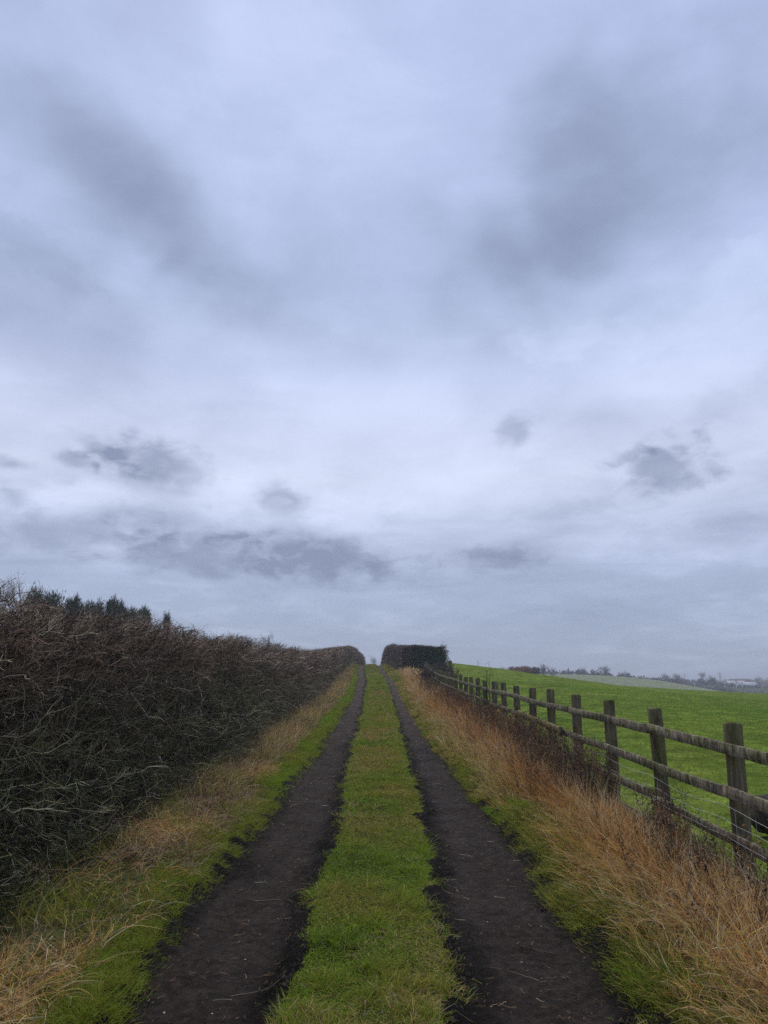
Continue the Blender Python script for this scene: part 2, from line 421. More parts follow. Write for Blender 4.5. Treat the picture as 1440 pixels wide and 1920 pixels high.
def straw():
    g = Geo()
    # ---- left verge: flattened mats
    n = 80000; y = sample_y(n, 1.0, 92, 7, 1.2)
    a = HL(y) - .25; b = E0(y) - .20 - .28 * smooth(7, 15, y) + .15 * (vnoise(y * .8, 0 * y, 60) - .5)
    x = lerp(a, b, rng.random(n))
    dens = fbm(x * 1.0, y * 1.0, 61, 3); k = rng.random(n) < smooth(.25, .55, dens) * .9 + .1
    x, y, dens = x[k], y[k], dens[k]; n = len(x); sc = np.maximum(1, y / 8)
    ang = fbm(x * 3.5, y * 3.5, 62, 2) * 26
    ld = np.stack([np.cos(ang) + .3, np.sin(ang), 0 * ang - .15], -1) * (1.2 - .6 * smooth(10, 25, y))[:, None]
    h = (.10 + .24 * rng.random(n) ** 1.4) * (1 + .15 * (sc - 1).clip(0, 3)); w = (.0017 + .0013 * rng.random(n)) * sc ** .85
    warm = .85 * smooth(.42, .70, fbm(x * .8, y * .8, 63, 2) + .25 * smooth(7, 3, y))
    c1 = palette(n, [S_grey, S_brown, S_tan, S_dark, G_mid], [4, 5, 1.2, 3, 1], .25); c2 = palette(n, [S_tan, S_orange, S_pale, G_yell, S_brown], [4, 4, 1.5, 2, 3], .22)
    col = np.where((rng.random(n) < warm)[:, None], c2, c1)
    blades(g, x, y, h, w, col, .8, ld, .35, 4, -.35, jit=.26)
    # upright straw tussocks further up the left verge
    n = 15000; y = sample_y(n, 9, 80, 14, 1.15); x = lerp(HL(y) - .2, E0(y) - .38, rng.random(n) ** 1.35)
    k = rng.random(n) < smooth(.35, .55, fbm(x * .9, y * .6, 64, 3)); x, y = x[k], y[k]; n = len(x); sc = np.maximum(1, y / 9)
    h = (.22 + .22 * rng.random(n)) * (1 - .25 * smooth(HL(y) + .5, E0(y) - .3, x)); w = (.0017 + .0012 * rng.random(n)) * sc ** .9
    blades(g, x, y, h, w, palette(n, [S_tan, S_pale, S_brown, G_olive, S_grey, G_mid, S_dark], [3, 1.2, 3, 2, 3, 1.5, 1.5], .22), .35, np.stack([.35 + 0 * x, -.1 + 0 * x, 0 * x], -1), .3, 4, -.2)
    link('dead_grass', g.mesh('left_straw'), M_straw, kind='stuff', label='flattened tan dead grass lying between the bare hedge and the left rut', cat='dead grass')

    g = Geo()
    # ---- right verge: dense standing straw
    n = 92000; y = sample_y(n, 1.0, 60, 7, 1.25)
    a = E3(y) + .10 + .28 * (vnoise(y * .5, 0 * y, 55) - .5) + .5 * smooth(30, 55, y)
    x = lerp(a, 2.50 + 0 * y, rng.random(n) ** .85)
    den = fbm(x * 1.1, y * .8, 71, 3); k = rng.random(n) < smooth(.22, .48, den) * .9 + .1
    k &= ~((x > 2.35) & (y < 6.5) & (rng.random(n) < .6))
    x, y, a = x[k], y[k], a[k]; n = len(x); sc = np.maximum(1, y / 8)
    f = np.clip((x - a) / 1.1, 0, 1)
    h = (.16 + .26 * rng.random(n)) * (.55 + .75 * smooth(0, .7, f)) * (.85 + .35 * vnoise(x * 1.5, y * 1.5, 72))
    h = h * (1 + .25 * smooth(6, 14, y)) * (1 - .62 * smooth(1.7, 2.3, x) * smooth(16, 9, y))
    w = (.0020 + .0024 * rng.random(n) ** 1.5) * sc ** .88
    low = smooth(.42, .1, f)[:, None]
    c = palette(n, [S_tan, S_orange, S_pale, S_brown, S_grey, S_dark], [5, 4, 2.5, 3, 2, 1], .25)
    red = smooth(.4, .65, fbm(x * .9, y * .35, 73, 2))[:, None]
    c = lerp(c, c * np.array([.92, .82, .66]), red); c = lerp(c, c * np.array([.80, .62, .52]), (.85 * smooth(5.5, 10, y) * smooth(.25, .6, f) * smooth(34, 20, y))[:, None])
    gr = palette(n, [G_olive, G_yell, G_mid], [3, 2, 2], .2)
    c = np.where((rng.random(n)[:, None] < low * .38), gr, c)
    ang = fbm(x * 2.6, y * 2.2, 74, 3) * 16
    tilt = (.75 - .5 * smooth(6, 12, y))
    ld = np.stack([-tilt * .7 + .5 * np.cos(ang), -.2 * tilt + .5 * np.sin(ang), 0 * ang], -1)
    blades(g, x, y, h, w, c, .45, ld, .25, 4, -.20, jit=.22)
    # a few taller pale stems standing out
    n = 2600; y = sample_y(n, 3.0, 40, 8, 1.2); x = lerp(E3(y) + .6, 2.6 + 0 * y, rng.random(n))
    blades(g, x, y, (.40 + .30 * rng.random(n)) * (1 - .4 * smooth(1.8, 2.3, x)), .0014 + .0008 * rng.random(n) * np.maximum(1, y / 10), palette(n, [S_pale, S_tan], [2, 1], .15), .35, np.stack([-.15 + 0 * x, 0 * x, 0 * x], -1), .12, 4, -.1)
    link('dead_grass', g.mesh('right_straw'), M_straw, kind='stuff', label='dense rusty tan dead grass standing between the right rut and the fence', cat='dead grass')
straw()

def weeds():
    """dark dried dock and willowherb stems with seed clusters, near the fence"""
    g = Geo(); n = 2500
    y = sample_y(n, 4.2, 40, 9, .9); x = 2.45 - np.abs(rng.normal(0, .38, n)) 
    k = fbm(x * .7, y * .55, 80, 2) > .40; k &= x > 1.5; k &= ~((y < 6.0) & (rng.random(n) < .6)); x, y = x[k], y[k]; n = len(x); sc = np.maximum(1, y / 9)
    p0 = np.stack([x, y, ground(x, y) - .02], -1)
    d = np.stack([rng.normal(-.08, .16, n), rng.normal(0, .16, n), np.ones(n)], -1); L = (.38 + .34 * rng.random(n)) * (1 - .42 * smooth(9.5, 6.5, y))
    P = grow(p0, d, L, 5, .06)
    col = palette(n, [S_dark, (.12, .078, .045), S_brown], [3, 4, 3], .2)
    g.strands(P, (.0022 + .0012 * rng.random(n)) * sc ** .8, col, 3, .4)
    # side sprays with seeds
    m = 7; idx = np.repeat(np.arange(n), m); t = rng.integers(2, 6, len(idx))
    b0 = P[idx, t]; dd = np.stack([rng.normal(0, .5, len(idx)), rng.normal(0, .5, len(idx)), .8 + 0 * idx], -1)
    B = grow(b0, dd, .05 + .10 * rng.random(len(idx)), 2, .15)
    cc = col[idx]; g.strands(B, .0013 * sc[idx] ** .8, cc, 2, .5)
    q = 5; j = np.repeat(np.arange(len(idx)), q); f = rng.random(len(j))[:, None]
    s0 = B[j, 0] * (1 - f) + B[j, 2] * f + rng.normal(0, .006, (len(j), 3))
    Sd = grow(s0, rng.normal(0, 1, (len(j), 3)), .010 + .012 * rng.random(len(j)), 1, 0)
    g.strands(Sd, (.0028 + .002 * rng.random(len(j))) * sc[idx][j] ** .6, cc[j] * 1.1, 2, .6)
    link('dead_weeds', g.mesh('weeds'), M_twig, kind='stuff', label='dark brown seed-headed weed stems crowding the foot of the fence', cat='weeds')
weeds()

def field_grass():
    g = Geo(); n = 90000; y = sample_y(n, 3.5, 46, 8, .9)
    x = 2.72 + (y * .62 + 1.0) * rng.random(n)
    cl = fbm(x * 2.5, y * 2.5, 90, 3); k = rng.random(n) < smooth(.2, .5, cl) * .5 + .5; x, y = x[k], y[k]; n = len(x)
    sc = np.maximum(1, y / 7); h = (.025 + .03 * rng.random(n)) * (1 + .22 * (sc - 1)); w = (.0022 + .0014 * rng.random(n)) * sc ** .95
    big = fbm(x * .5, y * .5, 91, 3)
    col = palette(n, [G_bright, G_mid, G_mid, G_bright, G_olive, G_olive], None, .15, sel=np.clip(big * 1.1 - .05 + rng.normal(0, .12, n), 0, .999))
    blades(g, x, y, h, w, col * np.array([.74, .88, 1.1]), .5, None, .4, 2)
    link('grass', g.mesh('field_grass'), M_grass, kind='stuff', label='short grazed green grass of the pasture behind the wooden fence', cat='grass')
field_grass()

# ------------------------------------------------------------------ hedges
def hedge_core(name, face, y0, y1, height, width, mat, parent, side=-1, inset=.30, seed=0, step=.2):  # lumpy hull added inside to block light, standing in for dense twigs
    ys = np.arange(y0, y1 + step, step); k = 28
    # closed ring: bottom front -> top front -> top back -> bottom back
    tt = np.linspace(0, 1, k, endpoint=False)
    per = []
    for t in tt:
        s = t * (2 * (height + width))
        if s < height: per.append((0, s))
        elif s < height + width: per.append((s - height, height))
        elif s < 2 * height + width: per.append((width, 2 * height + width - s))
        else: per.append((2 * height + 2 * width - s, 0))
    per = np.array(per)
    cx, cz = width / 2, height / 2
    V = []
    for i, y in enumerate(ys):
        e = 1.0
        q = per.copy()
        v = q - [cx, cz]; r = np.array([(cx - inset) / cx, (cz - inset * .7) / cz]); v = v * r
        jit = (vnoise(y * 1.3 + tt * 0, tt * 20, seed) - .5) * .22
        v = v * (1 + jit)[:, None]
        q = v + [cx, cz * .92]
        X = face(y) + side * q[:, 0]; Yv = np.full(k, y) + rng.normal(0, .03, k)
        V.append(np.stack([X, Yv, ground(np.full(k, face(y)), Yv, False) + q[:, 1] - .02], -1))
    V = np.array(V); n = len(ys)
    idx = np.arange(n * k).reshape(n, k); j = np.roll(idx, -1, axis=1)
    Q = np.stack([idx[:-1], j[:-1], j[1:], idx[1:]], -1).reshape(-1, 4)
    V = V.reshape(-1, 3)
    c0, c1 = V[:k].mean(0), V[-k:].mean(0); V = np.concatenate([V, [c0, c1]])
    T = [(idx[0, (i + 1) % k], idx[0, i], n * k) for i in range(k)] + [(idx[-1, i], idx[-1, (i + 1) % k], n * k + 1) for i in range(k)]
    me = make_mesh(name, V, Q, T)
    return link(name, me, mat, parent)

def hedge_twigs(face, y, height, width, side, S, Lm, rad, sides, colfn, kids=2, seed=0, end=None, spiky=1.0):
    """twigs rooted in the shell of the hedge; side=-1: hedge body lies at smaller x than its face"""
    g = Geo(); n = len(y)
    where = rng.random(n)
    front = where < .66; top = (where >= .66) & (where < .92); back = where >= .92
    hh = height * (1 + .035 * smooth(10, 4, y) - .03 * smooth(20, 70, y) + .05 * (fbm(y * .5, 0 * y, seed, 3) - .5) * 2)
    u = np.where(front | back, rng.random(n) ** .8, 1.0)
    across = np.where(front, 0, np.where(back, 1.0, rng.random(n)))
    bulge = .16 * (fbm(y * 1.1, u * 2.2, seed + 1, 3) - .5) * 2 + .26 * np.maximum(1 - u / .6, 0) ** 1.3
    depth = rng.random(n) ** 1.2 * .34
    nx = np.where(front, -side, np.where(back, side, 0)).astype(float); nz = np.where(top, 1.0, 0)
    fx = face(y)
    X = fx + side * across * width + nx * (bulge - depth - .10); Z0 = ground(fx, y, False)
    taper_in = side * .10 * u
    hz = u * hh - nz * (depth * .8 + .08)
    X = X + taper_in * (across < .5)
    p0 = np.stack([X, y, Z0 + hz], -1)
    upness = np.clip(hz / height, 0, 1)
    out = np.stack([nx * .9, 0 * y, nz * .7], -1)
    d = out + rng.normal(0, 1, (n, 3)) * np.array([.45, .6, .35]) + np.stack([0 * y, .15 + 0 * y, -.35 + 1.0 * upness ** 1.5], -1)
    L = Lm * (.35 + .9 * rng.random(n) ** 1.6) * (1.25 - .45 * upness) * np.where(top, .55, 1)
    P = grow(p0, d, L, S, .38, (0, .0, .02))
    # flail-cut: nothing sticks far out of the top
    over = P[:, :, 2] - (Z0 + hh + .05 + .10 * spiky * rng.random(n) ** 3)[:, None]
    P[:, :, 2] -= np.maximum(over, 0) * .9
    low = ground(P[:, :, 0], P[:, :, 1]) + .01; P[:, :, 2] = np.maximum(P[:, :, 2], low)
    r = rad * (.55 + .7 * rng.random(n) ** 2 + .6 * (rng.random(n) < .10)); col = colfn(n, upness, y, u)
    g.strands(P, r, col, sides, .45)
    if kids:
        i = np.repeat(np.arange(n), kids); t = rng.integers(1, S, len(i))
        tan = nrm(P[i, t + 1] - P[i, t])
        dd = tan + rng.normal(0, .75, (len(i), 3)) + np.array([0, 0, .1])
        K = grow(P[i, t], dd, L[i] * (.22 + .35 * rng.random(len(i))), 3, .22)
        ov = K[:, :, 2] - (Z0 + hh + .08 + .06 * spiky)[i][:, None]; K[:, :, 2] -= np.maximum(ov, 0) * .8
        g.strands(K, r[i] * .55, col[i] * (.9 + .3 * rng.random((len(i), 1))), sides, .4)
    return g

def merge_geo(a, b):
    for V, C in zip(b.V, b.C): pass
    off = a.n
    for q in b.Q: a.Q.append(q + off)
    for t in b.T: a.T.append(t + off)
    a.V += b.V; a.C += b.C; a.n += b.n

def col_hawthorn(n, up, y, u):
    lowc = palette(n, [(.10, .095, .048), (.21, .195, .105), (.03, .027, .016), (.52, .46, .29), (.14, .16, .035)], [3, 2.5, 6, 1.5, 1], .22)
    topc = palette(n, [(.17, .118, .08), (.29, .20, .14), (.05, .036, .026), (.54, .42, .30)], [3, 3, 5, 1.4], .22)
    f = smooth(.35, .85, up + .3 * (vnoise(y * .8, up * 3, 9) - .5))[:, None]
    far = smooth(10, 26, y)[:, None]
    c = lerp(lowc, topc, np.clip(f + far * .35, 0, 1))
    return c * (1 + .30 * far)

root = empty('bare_hedge', (float(HL(0)) - .8, 0, 0), 'long bare brown hawthorn hedge, flail-cut flat, running up the left side of the lane', 'hedge')
root_off = np.array([float(HL(0)) - .8, 0, 0])
def to_local(me, off):
    n = len(me.vertices); a = np.empty(n * 3, np.float32); me.vertices.foreach_get('co', a)
    a = a.reshape(-1, 3) - np.asarray(off, np.float32); me.vertices.foreach_set('co', a.ravel()); me.update()
def child(name, geo_or_me, mat, parent, off, smooth_shade=False, **kw):
    me = geo_or_me.mesh(name, smooth_shade) if isinstance(geo_or_me, Geo) else geo_or_me
    to_local(me, off); return link(name, me, mat, parent, **kw)

HH = 1.90
def hedge_far(y, Lm, seed=100, face=HL, height=HH, width=1.5, side=-1, colf=col_hawthorn, bands=((14, 20), (20, 30), (30, 46), (46, 72), (72, 130)), base=.0030, kids=1):
    g = Geo()
    for a, b in bands:
        yy = y[(y >= a) & (y < b)]
        if len(yy) == 0: continue
        merge_geo(g, hedge_twigs(face, yy, height, width, side, 4, Lm, base * (math.sqrt(a * b) / 11) ** .9, 2, colf, kids, seed))
    return g
gtw = Geo()
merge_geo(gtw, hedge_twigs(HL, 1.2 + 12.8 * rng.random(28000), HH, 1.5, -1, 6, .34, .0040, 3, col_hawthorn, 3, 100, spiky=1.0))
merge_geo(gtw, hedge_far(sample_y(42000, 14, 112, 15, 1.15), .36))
child('twigs', gtw, M_twig, root, root_off)
# long whippy stems hanging in the lower half, near
g = Geo(); n = 1500; y = 2.5 + 22 * rng.random(n) ** 1.3
fx = HL(y); z0 = ground(fx, y)
p0 = np.stack([fx - .18 + .22 * rng.random(n), y, z0 + .1 + 1.3 * rng.random(n)], -1)
d = np.stack([.35 * rng.random(n), rng.normal(0, .8, n), rng.normal(-.1, .9, n)], -1)
P = grow(p0, d, .22 + .4 * rng.random(n), 8, .30, (.0, 0, -.04)); P[:, :, 2] = np.maximum(P[:, :, 2], ground(P[:, :, 0], P[:, :, 1]) + .01)
g.strands(P, .0022 + .0022 * rng.random(n) ** 2, palette(n, [(.16, .14, .085), (.28, .24, .15), (.08, .07, .045)], [3, 1, 3], .2), 3, .5)
# upright woody stems
n = 520; y = 2.3 + 108 * rng.random(n) ** 1.4; fx = HL(y) - .35 - .8 * rng.random(n)
P = grow(np.stack([fx, y, ground(fx, y) - .05], -1), np.stack([rng.normal(0, .2, n), rng.normal(0, .25, n), np.ones(n)], -1), 1.3 + .5 * rng.random(n), 7, .10)
g.strands(P, .010 + .012 * rng.random(n), palette(n, [(.06, .05, .04), (.09, .08, .06)], [1, 1], .2), 5, .35)
# stray shoots over the top at the near end
n = 26; y = 4.0 + 9 * rng.random(n) ** 1.3; fx = HL(y) - .25 - .5 * rng.random(n)
P = grow(np.stack([fx, y, ground(fx, y) + HH - .12], -1), np.stack([rng.normal(.15, .35, n), rng.normal(.3, .4, n), .8 + 0 * y], -1), .16 + .16 * rng.random(n), 5, .16)
g.strands(P, .003 + .002 * rng.random(n), palette(n, [(.10, .075, .065), (.15, .12, .10)], [1, 1], .2), 3, .4)
child('stems', g, M_twig, root, root_off)
core = hedge_core('shade_core', HL, .9, 112, HH, 1.5, M_core, root, -1, .30, 5, .22); to_local(core.data, root_off)

# right far hedge: brown hedge along the lane, its dark holly end facing the camera
RH = 2.08
off = np.array([1.6 + 1.5, 58, float(ground(1.6, 58))])
root = empty('trimmed_hedge', off, 'flat-topped brown trimmed hedge on the right at the top of the lane', 'hedge')
def col_brown(n, up, y, u): return palette(n, [(.16, .115, .095), (.20, .14, .11), (.11, .085, .075)], [3, 2, 3], .22)
gg = hedge_twigs(HR, 59 + 59 * rng.random(15000) ** 1.3, RH, 2.9, 1, 4, .34, .012, 2, col_brown, 1, 130)
child('twigs', gg, M_twig, root, off)
core = hedge_core('shade_core', HR, 60.5, 118, RH, 2.9, M_core, root, 1, .3, 8, .4); to_local(core.data, off)

off = np.array([3.1, 59, float(ground(3.1, 59))])
root = empty('holly_hedge', off, 'dense dark green holly block closing the near end of the brown trimmed hedge', 'hedge')
def holly():
    g = Geo(); n = 42000
    x = 1.42 + 3.05 * rng.random(n); y = 58.0 + 2.4 * rng.random(n); z = .0 + 2.02 * rng.random(n)
    f = rng.integers(0, 4, n); d = .22 * rng.random(n) ** 1.3
    b = .16 * (fbm(x * 1.5, z * 1.5, 140, 3) - .5) * 2
    y = np.where(f <= 1, 58.0 + d + b, y); z = np.where(f == 2, 2.02 - d * .5, z)
    x = np.where(f == 3, np.where(rng.random(n) < .6, 1.42 + d + b, 4.6 - d), x)
    z = z * (1 - .15 * np.abs((x - 2.8) / 1.6) ** 3 + .05 * (fbm(x * 1.5, y * 1.5, 141, 3) - .5))
    # frayed top right corner
    fr = smooth(3.9, 4.7, x) * smooth(1.2, 2.1, z); k = rng.random(n) > fr * .75; x, y, z = x[k], y[k], z[k]; n = len(x)
    x = x + .25 * smooth(4.2, 4.6, x) * rng.normal(0, 1, n)
    gz = ground(x, y, False)
    P = grow(np.stack([x, y, gz + z], -1), rng.normal(0, 1, (n, 3)) + np.array([0, -.3, .3]), .05 + .05 * rng.random(n), 2, .2)
    dark = palette(n, [(.035, .07, .04), (.055, .10, .055), (.08, .13, .065), (.04, .06, .04)], [3, 3, 1, 2], .25)
    tw = palette(n, [(.17, .12, .095), (.13, .095, .08)], [1, 1], .2)
    br = smooth(2.7, 1.5, x) * .95 + smooth(1.80, 2.05, z + .25 * (vnoise(x * 2, z * 2, 6) - .5)) * .85 
    col = np.where((rng.random(n) < br)[:, None], tw, dark)
    g.strands(P, .020 + .014 * rng.random(n), col, 2, .35)
    return g
child('leaves', holly(), M_leaf, root, off)
g = Geo(); n = 260   # bare wiry sprays off the right hand corner
p0 = np.stack([4.4 + .2 * rng.random(n), 58.3 + 1.5 * rng.random(n), ground(4.5, 58.5) + .9 + 1.15 * rng.random(n)], -1)
g.strands(grow(p0, np.stack([.7 + 0 * p0[:, 0], rng.normal(0, .4, n), rng.normal(.1, .6, n)], -1), .25 + .45 * rng.random(n), 4, .3), np.full(n, .012), palette(n, [(.07, .055, .045)], [1], .2), 2, .5)
child('sprays', g, M_twig, root, off)
core = hedge_core('shade_core', lambda y: 1.42 + 0 * np.asarray(y), 58.15, 60.6, 2.1, 3.1, M_core_green, root, 1, .16, 12, .3); to_local(core.data, off)

# ------------------------------------------------------------------ boxes / boards
def board(p0, p1, hgt, thk, n=14, rough=.004, seed=0, face=(1, 0, 0)):
    """a sawn rail from p0 to p1 (top-front edge line), with a slightly wavering section"""
    p0, p1 = np.array(p0, float), np.array(p1, float); ax = nrm(p1 - p0); f = np.array(face, float)
    up = np.array([0, 0, 1.0]); r = np.random.default_rng(seed); g = Geo()
    t = np.linspace(0, 1, n + 1); sec = []
    b = .003
    prof2 = [(b, 0), (thk - b, 0), (thk, -b), (thk, -hgt + b), (thk - b, -hgt), (b, -hgt), (0, -hgt + b), (0, -b)]
    wob = np.convolve(r.normal(0, rough, n + 3), [.33, .34, .33], 'valid')[: n + 1]; sag = -.012 * np.sin(t * math.pi) * r.random()
    V = []
    for i, tt in enumerate(t):
        c = p0 + (p1 - p0) * tt + up * (wob[i] + sag[i])
        for a, h in prof2:
            hh = h + (r.normal(0, rough * .25)); V.append(c + f * (a + r.normal(0, .0012)) + up * hh)
    V = np.array(V); k = 8; idx = np.arange((n + 1) * k).reshape(n + 1, k); j = np.roll(idx, -1, 1)
    Q = np.stack([idx[:-1], idx[1:], j[1:], j[:-1]], -1).reshape(-1, 4)
    c0 = V[:k].mean(0); c1 = V[-k:].mean(0); V = np.concatenate([V, [c0, c1]]); m = (n + 1) * k
    T = [(idx[0, i], idx[0, (i + 1) % k], m) for i in range(k)] + [(idx[-1, (i + 1) % k], idx[-1, i], m + 1) for i in range(k)]
    return V, Q, np.array(T)
def post_mesh(h, wx, wy, seed):
    r = np.random.default_rng(seed); lv = [-.35, -.05, .15, .35, .55, .75, .95, h - .012, h]; V = []
    lean = r.normal(0, .012, 2)
    b = .008
    base = [(-wx / 2 + b, -wy / 2), (wx / 2 - b, -wy / 2), (wx / 2, -wy / 2 + b), (wx / 2, wy / 2 - b), (wx / 2 - b, wy / 2), (-wx / 2 + b, wy / 2), (-wx / 2, wy / 2 - b), (-wx / 2, -wy / 2 + b)]
    for z in lv:
        s = .95 if z == h else 1
        for x, y in base: V.append((x * s + lean[0] * z + r.normal(0, .0018), y * s + lean[1] * z + r.normal(0, .0018), z + (r.normal(0, .004) + x * r.normal(0, .05) if z >= h - .02 else 0)))
    k = 8; n = len(lv) - 1; idx = np.arange((n + 1) * k).reshape(n + 1, k); j = np.roll(idx, -1, 1)
    Q = np.stack([idx[:-1], j[:-1], j[1:], idx[1:]], -1).reshape(-1, 4)
    V = np.array(V); c1 = V[-k:].mean(0); V = np.concatenate([V, [c1]]); m = (n + 1) * k
    T = [(idx[-1, i], idx[-1, (i + 1) % k], m) for i in range(k)]
    return V, Q, np.array(T)

FX = 2.49
def fence():
    off = np.array([FX + .06, 5.7, float(ground(FX, 5.7, False))])
    root = empty('wooden_fence', off, 'weathered grey post and rail fence dividing the lane from the green pasture', 'fence')
    ks = list(range(-3, 28)); py = {k: 5.7 + 1.515 * k for k in ks}
    gz = lambda y: float(prof(np.array(y)) + 0.0)
    for k in ks:
        V, Q, T = post_mesh(1.19 + rng.normal(0, .014), .114, .080, 500 + k)
        V = V + np.array([FX + .0625 + .0, py[k], gz(py[k])])
        V = V[:, :]
        V[:, 0] += 0.018
        child('post', make_mesh('post', V, Q, T), M_post, root, off)
    tops = [1.035, .735, .425, .15]
    for r_i, tz in enumerate(tops):
        k = -3 - (r_i % 2)
        while k < 27:
            k2 = min(k + 2, 27); ka = max(k, -3)
            ya, yb = py[ka], py[k2]
            z1 = gz(ya) + tz + rng.normal(0, .010); z2 = gz(yb) + tz + rng.normal(0, .010)
            fx = FX - .026 - (.003 if (k // 2) % 2 else 0)
            V, Q, T = board((fx, ya + .004, z1), (fx, yb - .004, z2), .080 + rng.normal(0, .003), .030, 16, .004, 700 + r_i * 50 + k)
            child('rail', make_mesh('rail', V, Q, T), M_rail, root, off); k += 2
    # greenish batten lashed over the second rail, black catch on its near end
    V, Q, T = board((FX - .062, 10.5, gz(10.5) + .735), (FX - .062, 13.9, gz(13.9) + .775), .088, .03, 14, .004, 901)
    bt = child('batten', make_mesh('batten', V, Q, T), M_green_wood, root, off)
    V, Q, T = board((FX - .085, 10.47, gz(10.5) + .755), (FX - .085, 10.56, gz(10.5) + .755), .135, .02, 3, .006, 903)
    g = Geo(); g.add(V, Q, None, T)
    V, Q, T = board((FX - .10, 10.49, gz(10.5) + .70), (FX - .10, 10.53, gz(10.5) + .70), .06, .06, 2, .004, 904); g.add(V, Q, None, T)
    me = g.mesh('catch'); to_local(me, off); link('catch', me, M_black, bt)
    # stock wire stapled to the lane side, with slack strands
    for j, wz in enumerate([.60, .50, .385, .30, .215, .10, .04]):
        pts = []
        for k in range(-3, 27):
            for s in range(6):
                t = s / 6; y = py[k] + 1.515 * t
                pts.append((FX - .036 - .004 * (j % 2) - .01 * math.sin(t * math.pi), y, gz(y) + wz - (.006 + .035 * (vnoise(k * 1.7, j * 3.1) if j < 2 else .15)) * math.sin(t * math.pi) + .004 * rng.normal()))
        P = np.array(pts)[None]
        V, Q, C = strand_geo(P, np.array([.0017]), np.array([[.3, .3, .3]]), 4, 1.0)
        child('wire', make_mesh('wire', V, Q), M_wire, root, off)
    # upright stays of the netting
    ys = np.arange(1.3, 30, .30); n = len(ys)
    P = np.zeros((n, 3, 3)); P[:, :, 0] = FX - .040; P[:, :, 1] = ys[:, None] + rng.normal(0, .01, (n, 3)); P[:, :, 2] = prof(ys)[:, None] + np.array([.02, .3, .60])
    V, Q, C = strand_geo(P, np.full(n, .0012), np.full((n, 3), .3), 3, 1.0); child('netting', make_mesh('netting', V, Q), M_wire, root, off, kind='stuff')
fence()

# ------------------------------------------------------------------ bare shrubs, trees
def tree_geo(h, crown_w, seed, levels=4, r0=.12, first=.35, spread=.55, nb=(9, 5, 5, 4), twigr=.012, colr=(.07, .058, .05), fine=(.09, .07, .062)):
    """returns trunk Geo (stem + limbs) and crown Geo (branches, twigs)"""
    r = np.random.default_rng(seed); tr = Geo(); cr = Geo()
    S = 7; P = grow(np.array([[0, 0, -.1]]), np.array([[0, 0, 1.0]]), np.array([h * .8]), S, .05, (0, 0, .1), r)
    tr.strands(P, [r0], np.array([colr]), 6, .25, r)
    cur = P; curR = np.array([r0]); 
    for lv in range(levels):
        m = nb[lv]; n0 = len(cur); idx = np.repeat(np.arange(n0), m); K = cur.shape[1]
        lo = max(1, int(K * (first if lv == 0 else .3)))
        t = r.integers(lo, K, len(idx)); base = cur[idx, t]
        tan = nrm(cur[idx, t] - cur[idx, t - 1])
        d = nrm(tan * (.55 if lv == 0 else .9) + r.normal(0, spread, (len(idx), 3)) * np.array([1, 1, .55]) + np.array([0, 0, .12]))
        frac = t / (K - 1)
        L = h * (.36 * .55 ** lv) * (.6 + .6 * r.random(len(idx))) * (1.15 - .5 * frac if lv == 0 else 1) * (crown_w / h / .6 if lv == 0 else 1) ** .7
        Q = grow(base, d, L, 4, .16, (0, 0, .07), r)
        R = np.maximum(curR[idx] * .45, twigr * .5)
        (tr if lv == 0 else cr).strands(Q, R, np.repeat(np.array([colr if lv < 2 else fine]), len(Q), 0) * (.8 + .4 * r.random((len(Q), 1))), 4 if lv < 1 else (3 if lv < 2 else 2), .35, r)
        cur, curR = Q, R
    return tr, cr
def plant_tree(name, kind_geo, loc, label, cat, group=None, scale=1.0, rz=0.0, mat=None, parts=('trunk', 'crown')):
    o = empty(name, loc, label, cat, group); o.scale = (scale,) * 3 if np.isscalar(scale) else scale; o.rotation_euler = (0, 0, rz)
    for pn, me in zip(parts, kind_geo): link(pn, me, mat or M_twig, o)
    return o
def gz1(x, y): return float(ground(np.array(float(x)), np.array(float(y)), False))

def shrub(name, x, y, h, w, n, label, seed, r0=.006, colp=((.08, .06, .055), (.11, .08, .07)), tw=.003):
    r = np.random.default_rng(seed); off = np.array([x, y, gz1(x, y)])
    root = empty(name, off, label, 'shrub')
    az = r.random(n) * 6.28; rr = w * .25 * np.sqrt(r.random(n))
    p0 = np.stack([rr * np.cos(az), rr * np.sin(az), -.03 + 0 * az], -1)
    d = np.stack([np.cos(az) * w / h * .55, np.sin(az) * w / h * .55, 1 + 0 * az], -1)
    P = grow(p0, d, h * (.6 + .45 * r.random(n)), 7, .12, (0, 0, .04), r)
    P[:, :, 2] = np.minimum(P[:, :, 2], h * (1 + .08 * r.random((n, 1))))
    a = Geo(); a.strands(P, np.full(n, r0), palette(n, colp, [1] * len(colp), .2, r), 4, .4, r)
    link('stems', a.mesh('stems'), M_twig, root)
    b = Geo(); m = 12; i = np.repeat(np.arange(n), m); t = r.integers(1, 8, len(i))
    K = grow(P[i, t], r.normal(0, .8, (len(i), 3)) + np.array([0, 0, .5]), h * (.08 + .16 * r.random(len(i))), 4, .25, (0, 0, 0), r)
    b.strands(K, np.full(len(i), tw), palette(len(i), colp, [1] * len(colp), .2, r), 2, .5, r)
    i2 = np.repeat(np.arange(len(i)), 3); K2 = grow(K[i2, r.integers(1, 5, len(i2))], r.normal(0, .8, (len(i2), 3)) + np.array([0, 0, .3]), h * (.04 + .07 * r.random(len(i2))), 2, .2, (0, 0, 0), r)
    b.strands(K2, np.full(len(i2), tw * .8), palette(len(i2), colp, [1] * len(colp), .2, r), 2, .5, r)
    link('twigs', b.mesh('twigs'), M_twig, root); return root
shrub('bramble_bush', 2.72, 38.5, 1.42, 1.6, 100, 'tangled brown bare bush swallowing the far end of the fence', 41, .018, tw=.013)
